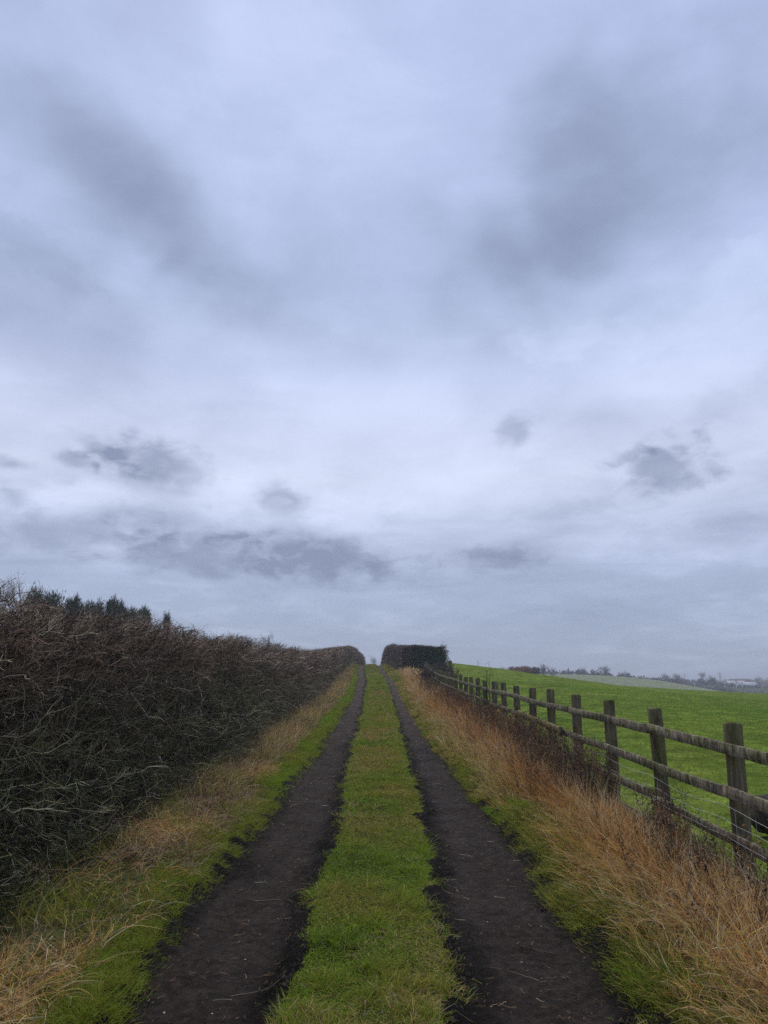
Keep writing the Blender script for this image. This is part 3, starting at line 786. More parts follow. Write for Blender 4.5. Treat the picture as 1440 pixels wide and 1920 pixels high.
shrub('bramble_bush', 2.55, 34.0, 1.0, 1.2, 50, 'low brown bare bush on the lane side just before the tangled one', 45, .012, tw=.009)
shrub('bare_shrub', 2.48, 18.2, 1.36, .42, 14, 'thin dark bare shrub growing up through the middle of the fence', 42, .009, ((.05, .045, .038), (.07, .065, .05)), .0042)
shrub('bare_shrub', 2.47, 9.1, .66, .26, 8, 'small grey-green dead weed leaning on the fence third rail', 43, .003, ((.11, .11, .07), (.08, .08, .055)), .002)
shrub('bare_shrub', 2.45, 6.55, .62, .22, 5, 'dark wiry weed standing against the fence nearest the camera', 44, .003, ((.06, .055, .045), (.08, .075, .055)), .0018)

# conifers behind the left hedge
def conifer(seed, h, w):
    r = np.random.default_rng(seed); tr = Geo(); cr = Geo()
    P = grow(np.array([[0, 0, -.1]]), np.array([[0, 0, 1.0]]), np.array([h * .93]), 6, .03, (0, 0, .1), r)
    tr.strands(P, [.14], np.array([(.05, .04, .03)]), 6, .3, r)
    nl = 46; az = r.random(nl) * 6.28; t = r.random(nl) ** .8
    hz = h * (.18 + .80 * t); rad = w * .5 * (1 - .42 * t ** 2.5) * (.55 + .5 * r.random(nl))
    base = np.stack([0 * az, 0 * az, hz * .88], -1); tip = np.stack([rad * np.cos(az), rad * np.sin(az), hz + .12 * h * r.random(nl) * .8], -1)
    lp = np.stack([base, base * .5 + tip * .5, tip], 1); tr.strands(lp, np.full(nl, .03), np.full((nl, 3), .04), 4, .4, r)
    m = 150; i = np.repeat(np.arange(nl), m); f = r.random(len(i))[:, None] ** .6
    c = base[i] * (1 - f) + tip[i] * f + r.normal(0, 1, (len(i), 3)) * np.array([.20, .20, .17]) * (w / 2.2)
    dd = nrm(c - base[i] * .9) + r.normal(0, .35, (len(i), 3)) + np.array([0, 0, .55])
    K = grow(c, dd, .14 + .20 * r.random(len(i)), 2, .2, (0, 0, .1), r)
    cr.strands(K, .028 + .02 * r.random(len(i)), palette(len(i), [(.024, .040, .016), (.036, .058, .022), (.055, .08, .028), (.03, .040, .02)], [3, 3, 1, 2], .22, r), 2, .25, r)
    return tr.mesh('conifer_trunk'), cr.mesh('conifer_crown')
con = [conifer(61, 6.6, 2.6), conifer(62, 6.2, 2.9), conifer(63, 5.4, 2.3)]
def at_px(px, py, t):
    """world x and z of the ray through a pixel at camera depth t (measured layout of the photographed place)"""
    v = (960 - py) / 1386.; return (px - 720) / 1386. * t, t * (.974 - v * .225), EYE + t * (.225 + v * .974)
CON = [(66, 1104, 60, 0, 'leftmost dark cypress of the row behind the hedge, next to the pale willow'),
       (97, 1108, 61, 1, 'dark rounded cypress, second from the left in the row behind the hedge'),
       (137, 1122, 66, 2, 'dark cypress starting the middle clump behind the hedge, third from the left'),
       (160, 1129, 72, 0, 'low dark cypress in the middle clump behind the hedge'),
       (181, 1123, 66, 1, 'dark cypress ending the middle clump behind the hedge, left of the sky gap'),
       (212, 1125, 66, 2, 'taller dark green cypress just right of the sky gap behind the hedge'),
       (232, 1128, 69, 0, 'dark green cypress second in the right hand clump behind the hedge'),
       (254, 1135, 74, 1, 'dark green cypress third in the right hand clump behind the hedge'),
       (274, 1141, 76, 2, 'dark green cypress ending the right hand clump behind the hedge'),
       (314, 1146, 84, 0, 'smallest dark cypress standing alone right of the others behind the hedge')]
H0 = [6.6, 6.2, 5.4]
for i, (px, py, t, kd, lab) in enumerate(CON):
    x, y, z = at_px(px, py + 8, t); gz0 = gz1(x, y); s = (z - gz0) / H0[kd]
    ws = s * (.52, .66, .58)[i % 3] * (.85 if px > 300 else 1.12 if px < 120 else 1)
    plant_tree('cypress_tree', con[kd], (x, y, gz0), lab, 'tree', 'cypress trees behind the left hedge', (ws, ws, s), i * 1.7, M_leaf)

# pale willow at the left
tr, cr = tree_geo(6.0, 3.2, 71, 4, .10, .3, .42, (16, 6, 5, 4), .012, (.15, .13, .10), (.26, .23, .18))
x, y, z = at_px(44, 1093, 52); gz0 = gz1(x, y)
wl = (tr.mesh('willow_trunk'), cr.mesh('willow_crown'))
plant_tree('willow_tree', wl, (x, y, gz0), 'pale twiggy bare willow behind the hedge left of the cypresses', 'tree', None, (z - gz0) / 6.6)

bt = []
for sd, hh, ww in ((81, 9, 7), (82, 9, 8), (83, 8, 5)):
    tr, cr = tree_geo(hh, ww, sd, 4, .20, .3, .55, (12, 6, 6, 5), .05); bt.append((tr.mesh('bare_tree_trunk'), cr.mesh('bare_tree_crown')))
def small_bare(px, py, t, kd, label, wscale=1.0, name='bare_tree', group=None, gz0=None):
    x, y, z = at_px(px, py, t)
    if gz0 is None: gz0 = gz1(x, y)
    s = (z - gz0) / (9.3, 9.3, 8.3)[kd]
    return plant_tree(name, bt[kd], (x, y, gz0), label, 'tree', group, (s * wscale, s * wscale, s), px * .37)
def fine_tree(h, w, sd, fine): 
    tr, cr = tree_geo(h, w, sd, 4, h * .022, .3, .6, (12, 6, 6, 5), .012, (.06, .05, .045), fine); return tr.mesh('t'), cr.mesh('c')
x, y, z = at_px(702, 1231, 165); gz0 = gz1(x, y)
plant_tree('bare_tree', fine_tree(z - gz0, 3.5, 91, (.07, .06, .055)), (x, y, gz0), 'small round bare tree on the skyline in the gap between the hedges', 'tree', None, (.55, .55, .95))
x, y, z = at_px(506, 1203, 95); gz0 = gz1(x, y)
plant_tree('bare_tree', fine_tree(z - gz0, 5, 92, (.16, .13, .11)), (x, y, gz0), 'pale rounded bare treetop just showing over the middle of the left hedge', 'tree', None, (.8, .8, .97))

# post with a rounded cap at the far end of the fence
off = np.array([3.85, 44, gz1(3.85, 44)])
root = empty('gate_post', off, 'short stout post with a rounded dark top where the pasture begins', 'post')
V, Q, T = post_mesh(1.15, .20, .20, 33); link('shaft', make_mesh('shaft', V, Q, T), M_post, root)
u = np.linspace(0, 2 * math.pi, 17)[:-1]; v = np.linspace(-math.pi / 2, math.pi / 2, 9); U, W = np.meshgrid(u, v)
V = np.stack([.13 * np.cos(W) * np.cos(U), .13 * np.cos(W) * np.sin(U), 1.22 + .11 * np.sin(W)], -1)
idx = np.arange(9 * 16).reshape(9, 16); j = np.roll(idx, -1, 1); Q = np.stack([idx[:-1], j[:-1], j[1:], idx[1:]], -1).reshape(-1, 4)
link('cap', make_mesh('cap', V, Q, smooth_shade=True), M_post, root)
# thin pole on the field skyline
x, y, z = at_px(896, 1235, 84); off = np.array([x, y, gz1(x, y)])
P = np.array([[[0, 0, -.1], [0, 0, .4], [0, 0, .75]]]); V, Q, C = strand_geo(P, np.array([.028]), np.array([[.1, .1, .1]]), 6, .8)
link('marker_pole', make_mesh('marker_pole', V, Q), M_post, label='thin upright pole on the skyline of the pasture', cat='pole', loc=off)

# ------------------------------------------------------------------ logs behind the fence
def log(name, p, q, r0, seed, label, mat):
    p, q = np.array(p, float), np.array(q, float); r = np.random.default_rng(seed); ns, k = 26, 22
    t = np.linspace(0, 1, ns)[:, None]; c = p + (q - p) * t + np.cumsum(r.normal(0, .005, (ns, 3)), 0)
    ax = nrm(q - p); A = nrm(np.cross(ax, [0, 0, 1.0])); B = np.cross(ax, A)
    a = np.arange(k) / k * 2 * math.pi
    rad = r0 * (1 + .38 * (fbm(a[None] * 1.6 + 0 * t, t * 5, seed, 3) - .5) * 2 + .22 * (fbm(a[None] * 9 + 0 * t, t * 7, seed + 3, 2) - .5)) 
    V = c[:, None] + (A[None, None] * np.cos(a)[None, :, None] + B[None, None] * np.sin(a)[None, :, None]) * rad[..., None]
    idx = np.arange(ns * k).reshape(ns, k); j = np.roll(idx, -1, 1); Q = np.stack([idx[:-1], idx[1:], j[1:], j[:-1]], -1).reshape(-1, 4)
    V = V.reshape(-1, 3); V = np.concatenate([V, [c[0] , c[-1]]]); m = ns * k
    T = [(idx[0, i], idx[0, (i + 1) % k], m) for i in range(k)] + [(idx[-1, (i + 1) % k], idx[-1, i], m + 1) for i in range(k)]
    off = np.array([*(p[:2] * .5 + q[:2] * .5), min(p[2], q[2]) - r0]); V = V - off
    link(name, make_mesh(name, V, Q, np.array(T), smooth_shade=True), mat, label=label, cat='log', loc=off)
M_log = mat_plain('weathered_log', (.22, .195, .16), .9, .2, .5, 9); M_logd = mat_plain('dark_rotten_log', (.06, .052, .042), .95, .1, .7, 18)
gzn = gz1(4.2, 7.5)
log('fallen_log', (3.60, 7.0, gzn + .68), (5.6, 7.5, gzn + .64), .12, 5, 'thick pale grey log lying highest behind the fence at the right edge', M_log)
log('fallen_log', (3.45, 6.6, gzn + .22), (5.4, 6.7, gzn + .25), .17, 6, 'dark rotten log under the pale one behind the fence', M_logd)
log('fallen_log', (3.5, 7.3, gzn + .20), (5.6, 7.9, gzn + .30), .18, 8, 'dark blackened log at the back of the pile behind the fence', M_logd)
log('fallen_log', (3.18, 5.9, gzn + .10), (4.9, 6.15, gzn + .17), .06, 7, 'slim mossy branch lying at the front of the log pile behind the fence', M_green_wood)

# ------------------------------------------------------------------ gravel, sticks
def pebbles():
    g = Geo(); n = 5200; y = sample_y(n, 2.6, 45, 6, 1.5); left = rng.random(n) < .5
    x = np.where(left, lerp(E0(y) + .08, E1(y) - .05, rng.random(n)), lerp(E2(y) + .06, E3(y) - .08, rng.random(n)))
    s = (.0025 + .009 * rng.random(n) ** 5) * np.maximum(1, y / 8) ** .5
    oc = np.array([[1, 0, 0], [0, 1, 0], [-1, 0, 0], [0, -1, 0], [0, 0, .6], [0, 0, -.6]])
    z = ground(x, y) + .012
    V = oc[None] * s[:, None, None] * (1 + rng.normal(0, .3, (n, 6, 3))) + np.stack([x, y, z], -1)[:, None]
    f = np.array([[0, 1, 4], [1, 2, 4], [2, 3, 4], [3, 0, 4], [1, 0, 5], [2, 1, 5], [3, 2, 5], [0, 3, 5]])
    T = (f[None] + (np.arange(n) * 6)[:, None, None]).reshape(-1, 3)
    c = palette(n, [(.09, .07, .06), (.18, .16, .14), (.48, .44, .38), (.03, .024, .02)], [5, 3, .9, 4], .2)
    g.add(V, None, np.repeat(c, 6, 0), T); link('gravel', g.mesh('gravel'), M_twig, kind='stuff', label='small pale grit scattered in the muddy ruts', cat='gravel')
pebbles()
def clods():
    g = Geo(); n = 15000; y = sample_y(n, 2.5, 26, 5.5, 1.5); left = rng.random(n) < .5
    q = np.abs(rng.normal(0, .17, n)); q = np.where(rng.random(n) < .25, rng.random(n), q); q = np.where(rng.random(n) < .5, q, 1 - q)
    x = np.where(left, lerp(E0(y) - .03, E1(y) + .03, q), lerp(E2(y) - .03, E3(y) + .03, q))
    s_ = (.003 + .010 * rng.random(n) ** 3)
    u = np.linspace(0, 2 * math.pi, 8)[:-1]; base = [(0, 0, .75)] + [(math.cos(a), math.sin(a), .12) for a in u]
    V = np.array(base)[None] * s_[:, None, None] * (1 + rng.normal(0, .28, (n, 8, 3))) + np.stack([x, y, ground(x, y) + .010 + .018 * (np.minimum(q, 1 - q) < .2)], -1)[:, None]
    f = np.array([[0, 1 + i, 1 + (i + 1) % 7] for i in range(7)]); V[:, 1:, 2] -= .012
    T = (f[None] + (np.arange(n) * 8)[:, None, None]).reshape(-1, 3)
    c = palette(n, [(.022, .015, .011), (.045, .032, .023), (.009, .0065, .005)], [4, 3, 4], .25)
    g.add(V, None, np.repeat(c, 8, 0), T); link('mud_clods', g.mesh('mud_clods'), M_twig, kind='stuff', label='loose crumbs of wet mud along the edges of the ruts', cat='mud')
clods()
def litter():
    g = Geo(); n = 1500; y = sample_y(n, 2.6, 30, 6, 1.4); left = rng.random(n) < .5; q = rng.random(n) ** .6
    side = rng.random(n) < .5; q = np.where(side, q, 1 - q) 
    x = np.where(left, lerp(E0(y), E1(y), q), lerp(E2(y), E3(y), q))
    a = rng.random(n) * 6.28; P = grow(np.stack([x, y, 0 * x], -1), np.stack([np.cos(a), np.sin(a), 0 * a], -1), .02 + .10 * rng.random(n) ** 3, 4, .35)
    P[:, :, 2] = ground(P[:, :, 0], P[:, :, 1]) + .028 + .012 * rng.random((n, 1))
    g.strands(P, (.0009 + .0009 * rng.random(n)) * np.maximum(1, y / 8) ** .7, palette(n, [S_grey, S_brown, S_dark, S_pale], [2, 5, 5, .5], .25), 3, .5)
    link('plant_litter', g.mesh('plant_litter'), M_twig, kind='stuff', label='bits of straw and root strewn over the mud of both ruts', cat='litter')
litter()
STK = [(430, 1870, 4.0, .30, .5, 'pale straight twig lying in the left rut nearest the camera'),
       (345, 1800, 4.2, .22, 2.2, 'kinked pale twig at the grassy left edge of the left rut'),
       (480, 1690, 5.2, .34, .2, 'long dark twig crossing the left rut'),
       (530, 1580, 6.6, .26, 3.0, 'thin twig on the left edge of the left rut further up'),
       (1040, 1790, 4.3, .26, 2.6, 'curved pale twig at the right edge of the right rut'),
       (1010, 1840, 4.0, .20, 2.3, 'short pale twig in the churned right rut'),
       (985, 1665, 5.4, .22, 3.0, 'thin twig by the grass at the right edge of the right rut, further up')]
for i, (px, py, t, L, an, lab) in enumerate(STK):
    v = (960 - py) / 1386.; dz = .225 + v * .974; dyy = .974 - v * .225
    for _ in range(12): 
        X = (px - 720) / 1386. * t; Y = t * dyy; t = (EYE - float(ground(np.array(X), np.array(Y))) - .02) / (-dz)
    rr = np.random.default_rng(i + 5); P = grow(np.array([[0, 0, 0.0]]), np.array([[math.cos(an), math.sin(an), 0]]), np.array([L]), 7, .14, (0, 0, 0), rr)
    P[:, :, 2] = ground(P[:, :, 0] + X, P[:, :, 1] + Y) - float(ground(np.array(X), np.array(Y))) + .022
    V, Q, C = strand_geo(P, np.array([.0030]), palette(1, [(.17, .13, .10)], [1], .2), 4, .5)
    link('fallen_twig', make_mesh('fallen_twig', V, Q, col=C), M_twig, label=lab, cat='twig', group='twigs lying in the ruts', loc=(X, Y, float(ground(np.array(X), np.array(Y)))))

# ------------------------------------------------------------------ far land
def far_land():
    # pale stubble field on the facing slope beyond the pasture
    xs = np.linspace(40, 175, 60); ys = np.linspace(290, 372, 30); X, Y = np.meshgrid(xs, ys)
    topz = np.interp(X, [40, 74, 92, 105, 125, 142, 160, 175], [6.0, 5.5, 5.1, 4.6, 2.6, -.2, -3.5, -6])
    t = smooth(290, 350, Y) * (1 - .5 * smooth(355, 375, Y)); Z = lerp(-9, topz, t) + .3 * fbm(X * .05, Y * .05, 3)
    c = np.array([.20, .23, .13]) * (.9 + .25 * fbm(X * .06, Y * .3, 8)[..., None])
    me = make_mesh('far_field', np.stack([X, Y, Z], -1), grid_idx(60, 30), col=c.reshape(-1, 3), smooth_shade=True)
    link('far_field', me, M_ground, kind='structure')
    # low wooded hills
    def hill(x0, x1, y0, y1, top, seed, colr):
        xs = np.linspace(x0, x1, 90); ys = np.linspace(y0, y1, 24); X, Y = np.meshgrid(xs, ys)
        t = np.sin(np.clip((Y - y0) / (y1 - y0), 0, 1) * math.pi) ** .8
        Z = lerp(-13, np.interp(X, [a for a, b in top], [b for a, b in top]), t) + 1.2 * (fbm(X * .02, Y * .02, seed) - .5)
        me = make_mesh('hills', np.stack([X, Y, Z], -1), grid_idx(90, 24), col=(np.array(colr) * (.8 + .4 * fbm(X * .05, Y * .05, seed)[..., None])).reshape(-1, 3), smooth_shade=True)
        link('hills', me, M_ground, kind='structure')
    hill(20, 620, 380, 560, [(20, 3), (110, 3.2), (150, 1.5), (200, -.5), (260, -2.5), (620, -5)], 4, (.06, .075, .03))
    hill(-800, 1800, 900, 1900, [(-800, -4), (400, -2), (700, 0), (1800, 3)], 5, (.05, .07, .035))
far_land()

M_wood_far = leafy('far_wood', .9, .1, 0)
def woodland(rows, name, label, seed):
    g = Geo(); r = np.random.default_rng(seed)
    for (x0, x1, y0, y1, n, zf, hlo, hhi, sc) in rows:
        x = x0 + (x1 - x0) * r.random(n); y = y0 + (y1 - y0) * r.random(n); z = zf(x, y)
        h = (hlo + (hhi - hlo) * r.random(n) ** 1.5) * (.85 - .50 * smooth(.435, .475, x / y) * (y < 600)) * (.75 + .5 * fbm(x * .06, y * .06, seed, 2)); w = h * (.5 + .4 * r.random(n))
        m = 60; i = np.repeat(np.arange(n), m); a = r.normal(0, 1, (len(i), 3)); a = nrm(a) * r.random((len(i), 1)) ** .4
        c = np.stack([x[i] + a[:, 0] * w[i] * .5, y[i] + a[:, 1] * w[i] * .5, z[i] + h[i] * (.5 + .5 * a[:, 2])], -1)
        P = grow(c, a + np.array([0, 0, .6]), h[i] * (.12 + .14 * r.random(len(i))), 2, .25, (0, 0, 0), r)
        base = palette(n, [(.07, .055, .055), (.10, .075, .065), (.055, .06, .045), (.08, .08, .05)], [4, 3, 2, 1], .2, r)
        g.strands(P, np.full(len(i), sc), base[i], 2, .4, r)
    link(name, g.mesh(name), M_wood_far, kind='stuff', label=label, cat='woodland')
def zhill(x, y): return np.interp(x, [20, 110, 150, 200, 260, 620], [3, 3.2, 1.5, -.5, -2.5, -5]) + 0 * y
woodland([(60, 160, 376, 400, 150, lambda x, y: np.interp(x, [60, 92, 105, 125, 142, 160], [4.6, 4.2, 3.6, 1.6, -1.2, -4.0]), 3.0, 5.4, .22),
          (130, 330, 330, 440, 560, lambda x, y: np.interp(x / y * 400, [130, 160, 200, 300], [-3.0, -4.8, -5.6, -6.4]) + (y - 330) * .012, 2.6, 5.0, .22),
          (120, 420, 440, 520, 420, lambda x, y: np.interp(x / y * 400, [90, 130, 160, 200, 300], [2.6, 1.0, -.8, -2.2, -3.4]), 3.5, 6.0, .26)],
         'woodland', 'dark leafless scrub and woodland belt across the valley beyond the pasture', 7)
woodland([(200, 800, 900, 1200, 420, lambda x, y: -2.0 + 0 * x, 6, 11, .5)], 'woodland', 'faint grey wood on the farthest hill', 9)

# russet copse and the trees one can tell apart over the belt
def copse(px, py, t, w, h, label, cols, seed, gz0=None):
    x, y, z = at_px(px, py, t); r = np.random.default_rng(seed); g = Geo(); s = Geo(); z0 = z - h
    n = 60; a = r.random(n) * 6.28; p0 = np.stack([r.normal(0, w * .12, n), r.normal(0, w * .12, n), -.3 + 0 * a], -1)
    P = grow(p0, np.stack([np.cos(a) * w / h * .4, np.sin(a) * w / h * .4, 1 + 0 * a], -1), h * (.75 + .2 * r.random(n)), 5, .08, (0, 0, 0), r)
    P[:, :, 2] = np.minimum(P[:, :, 2], h)
    s.strands(P, np.full(n, .09), palette(n, cols, [1] * len(cols), .15, r), 3, .4, r)
    i = np.repeat(np.arange(n), 40); K = grow(P[i, r.integers(1, 6, len(i))], r.normal(0, .6, (len(i), 3)) + [0, 0, .7], h * (.08 + .14 * r.random(len(i))), 3, .2, (0, 0, 0), r)
    K[:, :, 2] = np.clip(K[:, :, 2], 0, h * 1.02)
    g.strands(K, np.full(len(i), .06), palette(len(i), cols, [1] * len(cols), .2, r), 2, .4, r)
    o = empty('coppice_shrub', (x, y, z0), label, 'shrub'); link('stems', s.mesh('stems'), M_twig, o); link('twigs', g.mesh('twigs'), M_twig, o)
RED = ((.30, .13, .08), (.34, .16, .10), (.24, .12, .08)); GRY = ((.11, .075, .065), (.09, .07, .065))
copse(966, 1248, 150, 3.4, 3.2, 'russet red willow thicket at the left end of the far tree line', RED, 1)
copse(981, 1247, 152, 2.8, 3.4, 'russet red willow thicket, right hand twin beside a narrow gap', RED, 2)
copse(999, 1248, 165, 3.4, 4.0, 'grey-brown rounded thicket right of the russet ones', GRY, 3)
FT = [(1018, 1251, 300, 0, .75, 'faint bare tree just right of the grey-brown thicket'),
      (1036, 1255, 330, 1, .8, 'faint low bare tree second to the right of the grey-brown thicket'),
      (1092, 1252, 420, 2, 1.1, 'pale broad bare tree over the belt above the pale field'),
      (1131, 1254, 410, 0, 1.35, 'largest broad bare tree above the middle of the pale field'),
      (1165, 1262, 520, 1, .8, 'small faint bare tree right of the largest one above the pale field'),
      (1248, 1263, 430, 2, 1.05, 'round dark bare tree above the right tip of the pale field'),
      (1272, 1267, 430, 1, 1.1, 'low domed bare tree right of the round dark one'),
      (1316, 1265, 560, 0, 1.0, 'pale hazy bare tree over the wooded valley'),
      (1335, 1267, 430, 2, .9, 'sharp branchy bare tree left of the electricity pylon'),
      (1422, 1272, 620, 1, .9, 'dark dome-shaped tree above the houses at the right edge')]
for px, py, t, kd, ws, lab in FT:
    x, y, z = at_px(px, py, t); g0 = z - 9.0 * (t / 430) ** .5
    small_bare(px, py, t, kd, lab, ws, group='trees on the far tree line', gz0=g0)

# houses
M_roofw = mat_plain('pale_sheet_roof', (.44, .44, .44), .6, .3, .12, 2); M_roofr = mat_plain('red_brown_roof_tiles', (.12, .065, .05), .85, .2, .25, 3)
M_brick = mat_plain('brick_walls', (.22, .12, .09), .9, .2, .2, 4); M_white = mat_plain('white_render', (.6, .6, .58), .8, .2, .1, 3); M_win = mat_plain('dark_glass', (.03, .035, .04), .2, .5, .1, 3)
def house(px, py_top, t, w, d, hw, hr, wall, roof, label, name='house', rz=0.0, cat='house'):
    x, y, z = at_px(px, py_top, t); o = empty(name, (x, y, z - hw - hr), label, cat); o.rotation_euler = (0, 0, rz)
    a, b = w / 2, d / 2
    V = [(-a, -b, -6), (a, -b, -6), (a, b, -6), (-a, b, -6), (-a, -b, hw), (a, -b, hw), (a, b, hw), (-a, b, hw), (-a, 0, hw + hr - .05), (a, 0, hw + hr - .05)]
    Q = [(0, 1, 5, 4), (2, 3, 7, 6), (1, 2, 6, 5), (3, 0, 4, 7)]; T = [(5, 6, 9), (7, 4, 8)]
    link('wall', make_mesh('wall', V, Q, T), wall, o)
    e = .5; th = .25
    V = [(-a - e, -b - e, hw - .15), (a + e, -b - e, hw - .15), (a + e, 0, hw + hr), (-a - e, 0, hw + hr), (-a - e, b + e, hw - .15), (a + e, b + e, hw - .15)]
    V += [(p[0], p[1], p[2] + th) for p in V]
    Q = [(6, 7, 8, 9), (9, 8, 11, 10), (0, 3, 2, 1), (3, 4, 5, 2), (0, 1, 7, 6), (4, 10, 11, 5), (0, 6, 9, 3), (3, 9, 10, 4), (1, 2, 8, 7), (2, 5, 11, 8)]
    rf = link('roof', make_mesh('roof', V, Q), roof, o)
    for wx in np.linspace(-a * .6, a * .6, max(2, int(w // 3.5))):
        s = [(wx - .6, -b - .04, hw * .4), (wx + .6, -b - .04, hw * .4), (wx + .6, -b - .04, hw * .8), (wx - .6, -b - .04, hw * .8)]
        V = s + [(p[0], -b + .02, p[2]) for p in s]; Q = [(0, 1, 2, 3), (0, 4, 5, 1), (3, 2, 6, 7), (0, 3, 7, 4), (1, 5, 6, 2)]
        link('window', make_mesh('window', V, Q), M_win, o)
    return o
house(1370, 1277, 600, 6, 6, 2.4, 2.6, M_white, M_roofw, 'low white-roofed shed leftmost of the far buildings', 'barn', 0, 'barn')
house(1388, 1277, 610, 5, 6, 2.4, 2.6, M_white, M_roofw, 'second white-roofed shed beside the leftmost one', 'barn', .1, 'barn')
house(1384, 1273.5, 640, 15, 7, 3.0, 2.6, M_brick, M_roofr, 'long brown-roofed house behind the two white sheds', 'house', 0)
house(1400, 1274, 620, 8, 9, 3.2, 3.0, M_brick, M_roofr, 'brown gabled brick house right of the white sheds', 'house', 1.35)
house(1404, 1279.5, 590, 9, 7, 1.6, 2.2, M_white, M_roofw, 'small white-roofed building in front of the brown gabled house', 'barn', -.1, 'barn')
house(1430, 1276, 650, 17, 8, 3.0, 2.4, M_brick, M_roofr, 'long brick house at the right edge of the far buildings', 'house', 0)

# pylons
def pylon(px, py, t, h, label):
    x, y, z = at_px(px, py, t); o = empty('electricity_pylon', (x, y, z - h), label, 'pylon', 'pylons on the skyline'); g = Geo(); L = []
    bw = h * .10
    lv = [0, .25, .45, .6, .72, .84, 1.0]; wd = [1, .72, .5, .36, .26, .2, .03]
    for i in range(6):
        for sx, sy in ((1, 1), (1, -1), (-1, -1), (-1, 1)):
            a = (sx * bw * wd[i], sy * bw * wd[i], h * lv[i]); b = (sx * bw * wd[i + 1], sy * bw * wd[i + 1], h * lv[i + 1]); L.append((a, b))
            c = ((-sy if sx == sy else sx) * 0 + (-sx) * bw * wd[i + 1], sy * bw * wd[i + 1], h * lv[i + 1]); L.append((a, c))
            L.append((b, c))
    P = np.array(L); P = np.stack([P[:, 0], P.mean(1), P[:, 1]], 1)
    V, Q, C = strand_geo(P, np.full(len(P), .16), np.full((len(P), 3), .3), 4, 1.0); link('tower', make_mesh('tower', V, Q), M_wire, o)
    A = []
    for f, w in ((.70, .20), (.80, .24), (.90, .16)): A.append(((-h * w, 0, h * f), (0, 0, h * f + .3), (h * w, 0, h * f)))
    P = np.array(A, float); V, Q, C = strand_geo(P, np.full(3, .2), np.full((3, 3), .3), 4, 1.0); link('crossarm', make_mesh('crossarm', V, Q), M_wire, o)
pylon(1349, 1259, 900, 26, 'grey lattice pylon left of the white-roofed sheds')
pylon(1283, 1262, 1000, 26, 'fainter lattice pylon over the wooded valley, the left hand one')

# ------------------------------------------------------------------ sky
SUN_EL, SUN_AZ = math.radians(52), math.radians(-12)     # azimuth from +Y towards +X
world = bpy.data.worlds.new('World'); scene.world = world; world.use_nodes = True
nt = world.node_tree; nt.nodes.clear(); wo = nt.nodes.new('ShaderNodeOutputWorld')
tc = N(nt, 'ShaderNodeTexCoord'); D = tc.outputs['Generated']
sep = N(nt, 'ShaderNodeSeparateXYZ'); nt.links.new(D, sep.inputs[0])
def M(op, a, b=None, c=None, clamp=False):
    n = N(nt, 'ShaderNodeMath', operation=op, use_clamp=clamp)
    for i, v in enumerate((a, b, c)):
        if v is None: continue
        if isinstance(v, bpy.types.NodeSocket): nt.links.new(v, n.inputs[i])
        else: n.inputs[i].default_value = v
    return n.outputs[0]
def comb(x, y, z=0.0):
    n = N(nt, 'ShaderNodeCombineXYZ')
    for i, v in enumerate((x, y, z)):
        if isinstance(v, bpy.types.NodeSocket): nt.links.new(v, n.inputs[i])
        else: n.inputs[i].default_value = v
    return n.outputs[0]
az = M('ARCTAN2', sep.outputs[0], sep.outputs[1]); el = M('ARCSINE', sep.outputs[2])
# cloud-deck coordinates: features shrink towards the horizon
zz = M('MAXIMUM', M('ADD', sep.outputs[2], .16), .05)
cp = comb(M('DIVIDE', sep.outputs[0], zz), M('DIVIDE', sep.outputs[1], zz))
nA = noise(nt, cp, .75, 4, .55, .3); nB = noise(nt, cp, 2.6, 7, .6, .5); 
ae = comb(az, M('MULTIPLY', el, 1.6)); nC = noise(nt, ae, 9, 8, .6, .5); nD = noise(nt, ae, 3.2, 6, .6, .4); nF = noise(nt, ae, 24, 6, .55, .4)
base = ramp(nt, M('DIVIDE', el, 1.0), [(0.0, (.31, .37, .495)), (.06, (.315, .38, .52)), (.13, (.365, .43, .60)), (.20, (.495, .56, .745)), (.27, (.585, .635, .81)), (.36, (.515, .58, .775)), (.52, (.41, .49, .715)), (.80, (.415, .495, .74))])
shade = M('ADD', M('MULTIPLY', M('SUBTRACT', nA, .5), .55), M('MULTIPLY', M('SUBTRACT', nB, .5), .36))
shade = M('ADD', shade, M('MULTIPLY', M('SUBTRACT', nD, .5), .35))
nH = noise(nt, comb(az, M('MULTIPLY', el, 4.5)), 4.2, 7, .62, .6)
lowmask = N(nt, 'ShaderNodeMapRange', interpolation_type='SMOOTHSTEP'); nt.links.new(el, lowmask.inputs['Value'])
lowmask.inputs['From Min'].default_value = .34; lowmask.inputs['From Max'].default_value = .14; lowmask.inputs['To Min'].default_value = .12; lowmask.inputs['To Max'].default_value = .75
shade = M('ADD', shade, M('MULTIPLY', M('SUBTRACT', nH, .5), lowmask.outputs[0]))
def rays(px, py):
    u, v = (px - 720) / 1386., (960 - py) / 1386.; d = Vector((u, .974 - v * .225, .225 + v * .974)).normalized()
    return math.atan2(d.x, d.y), math.asin(d.z)
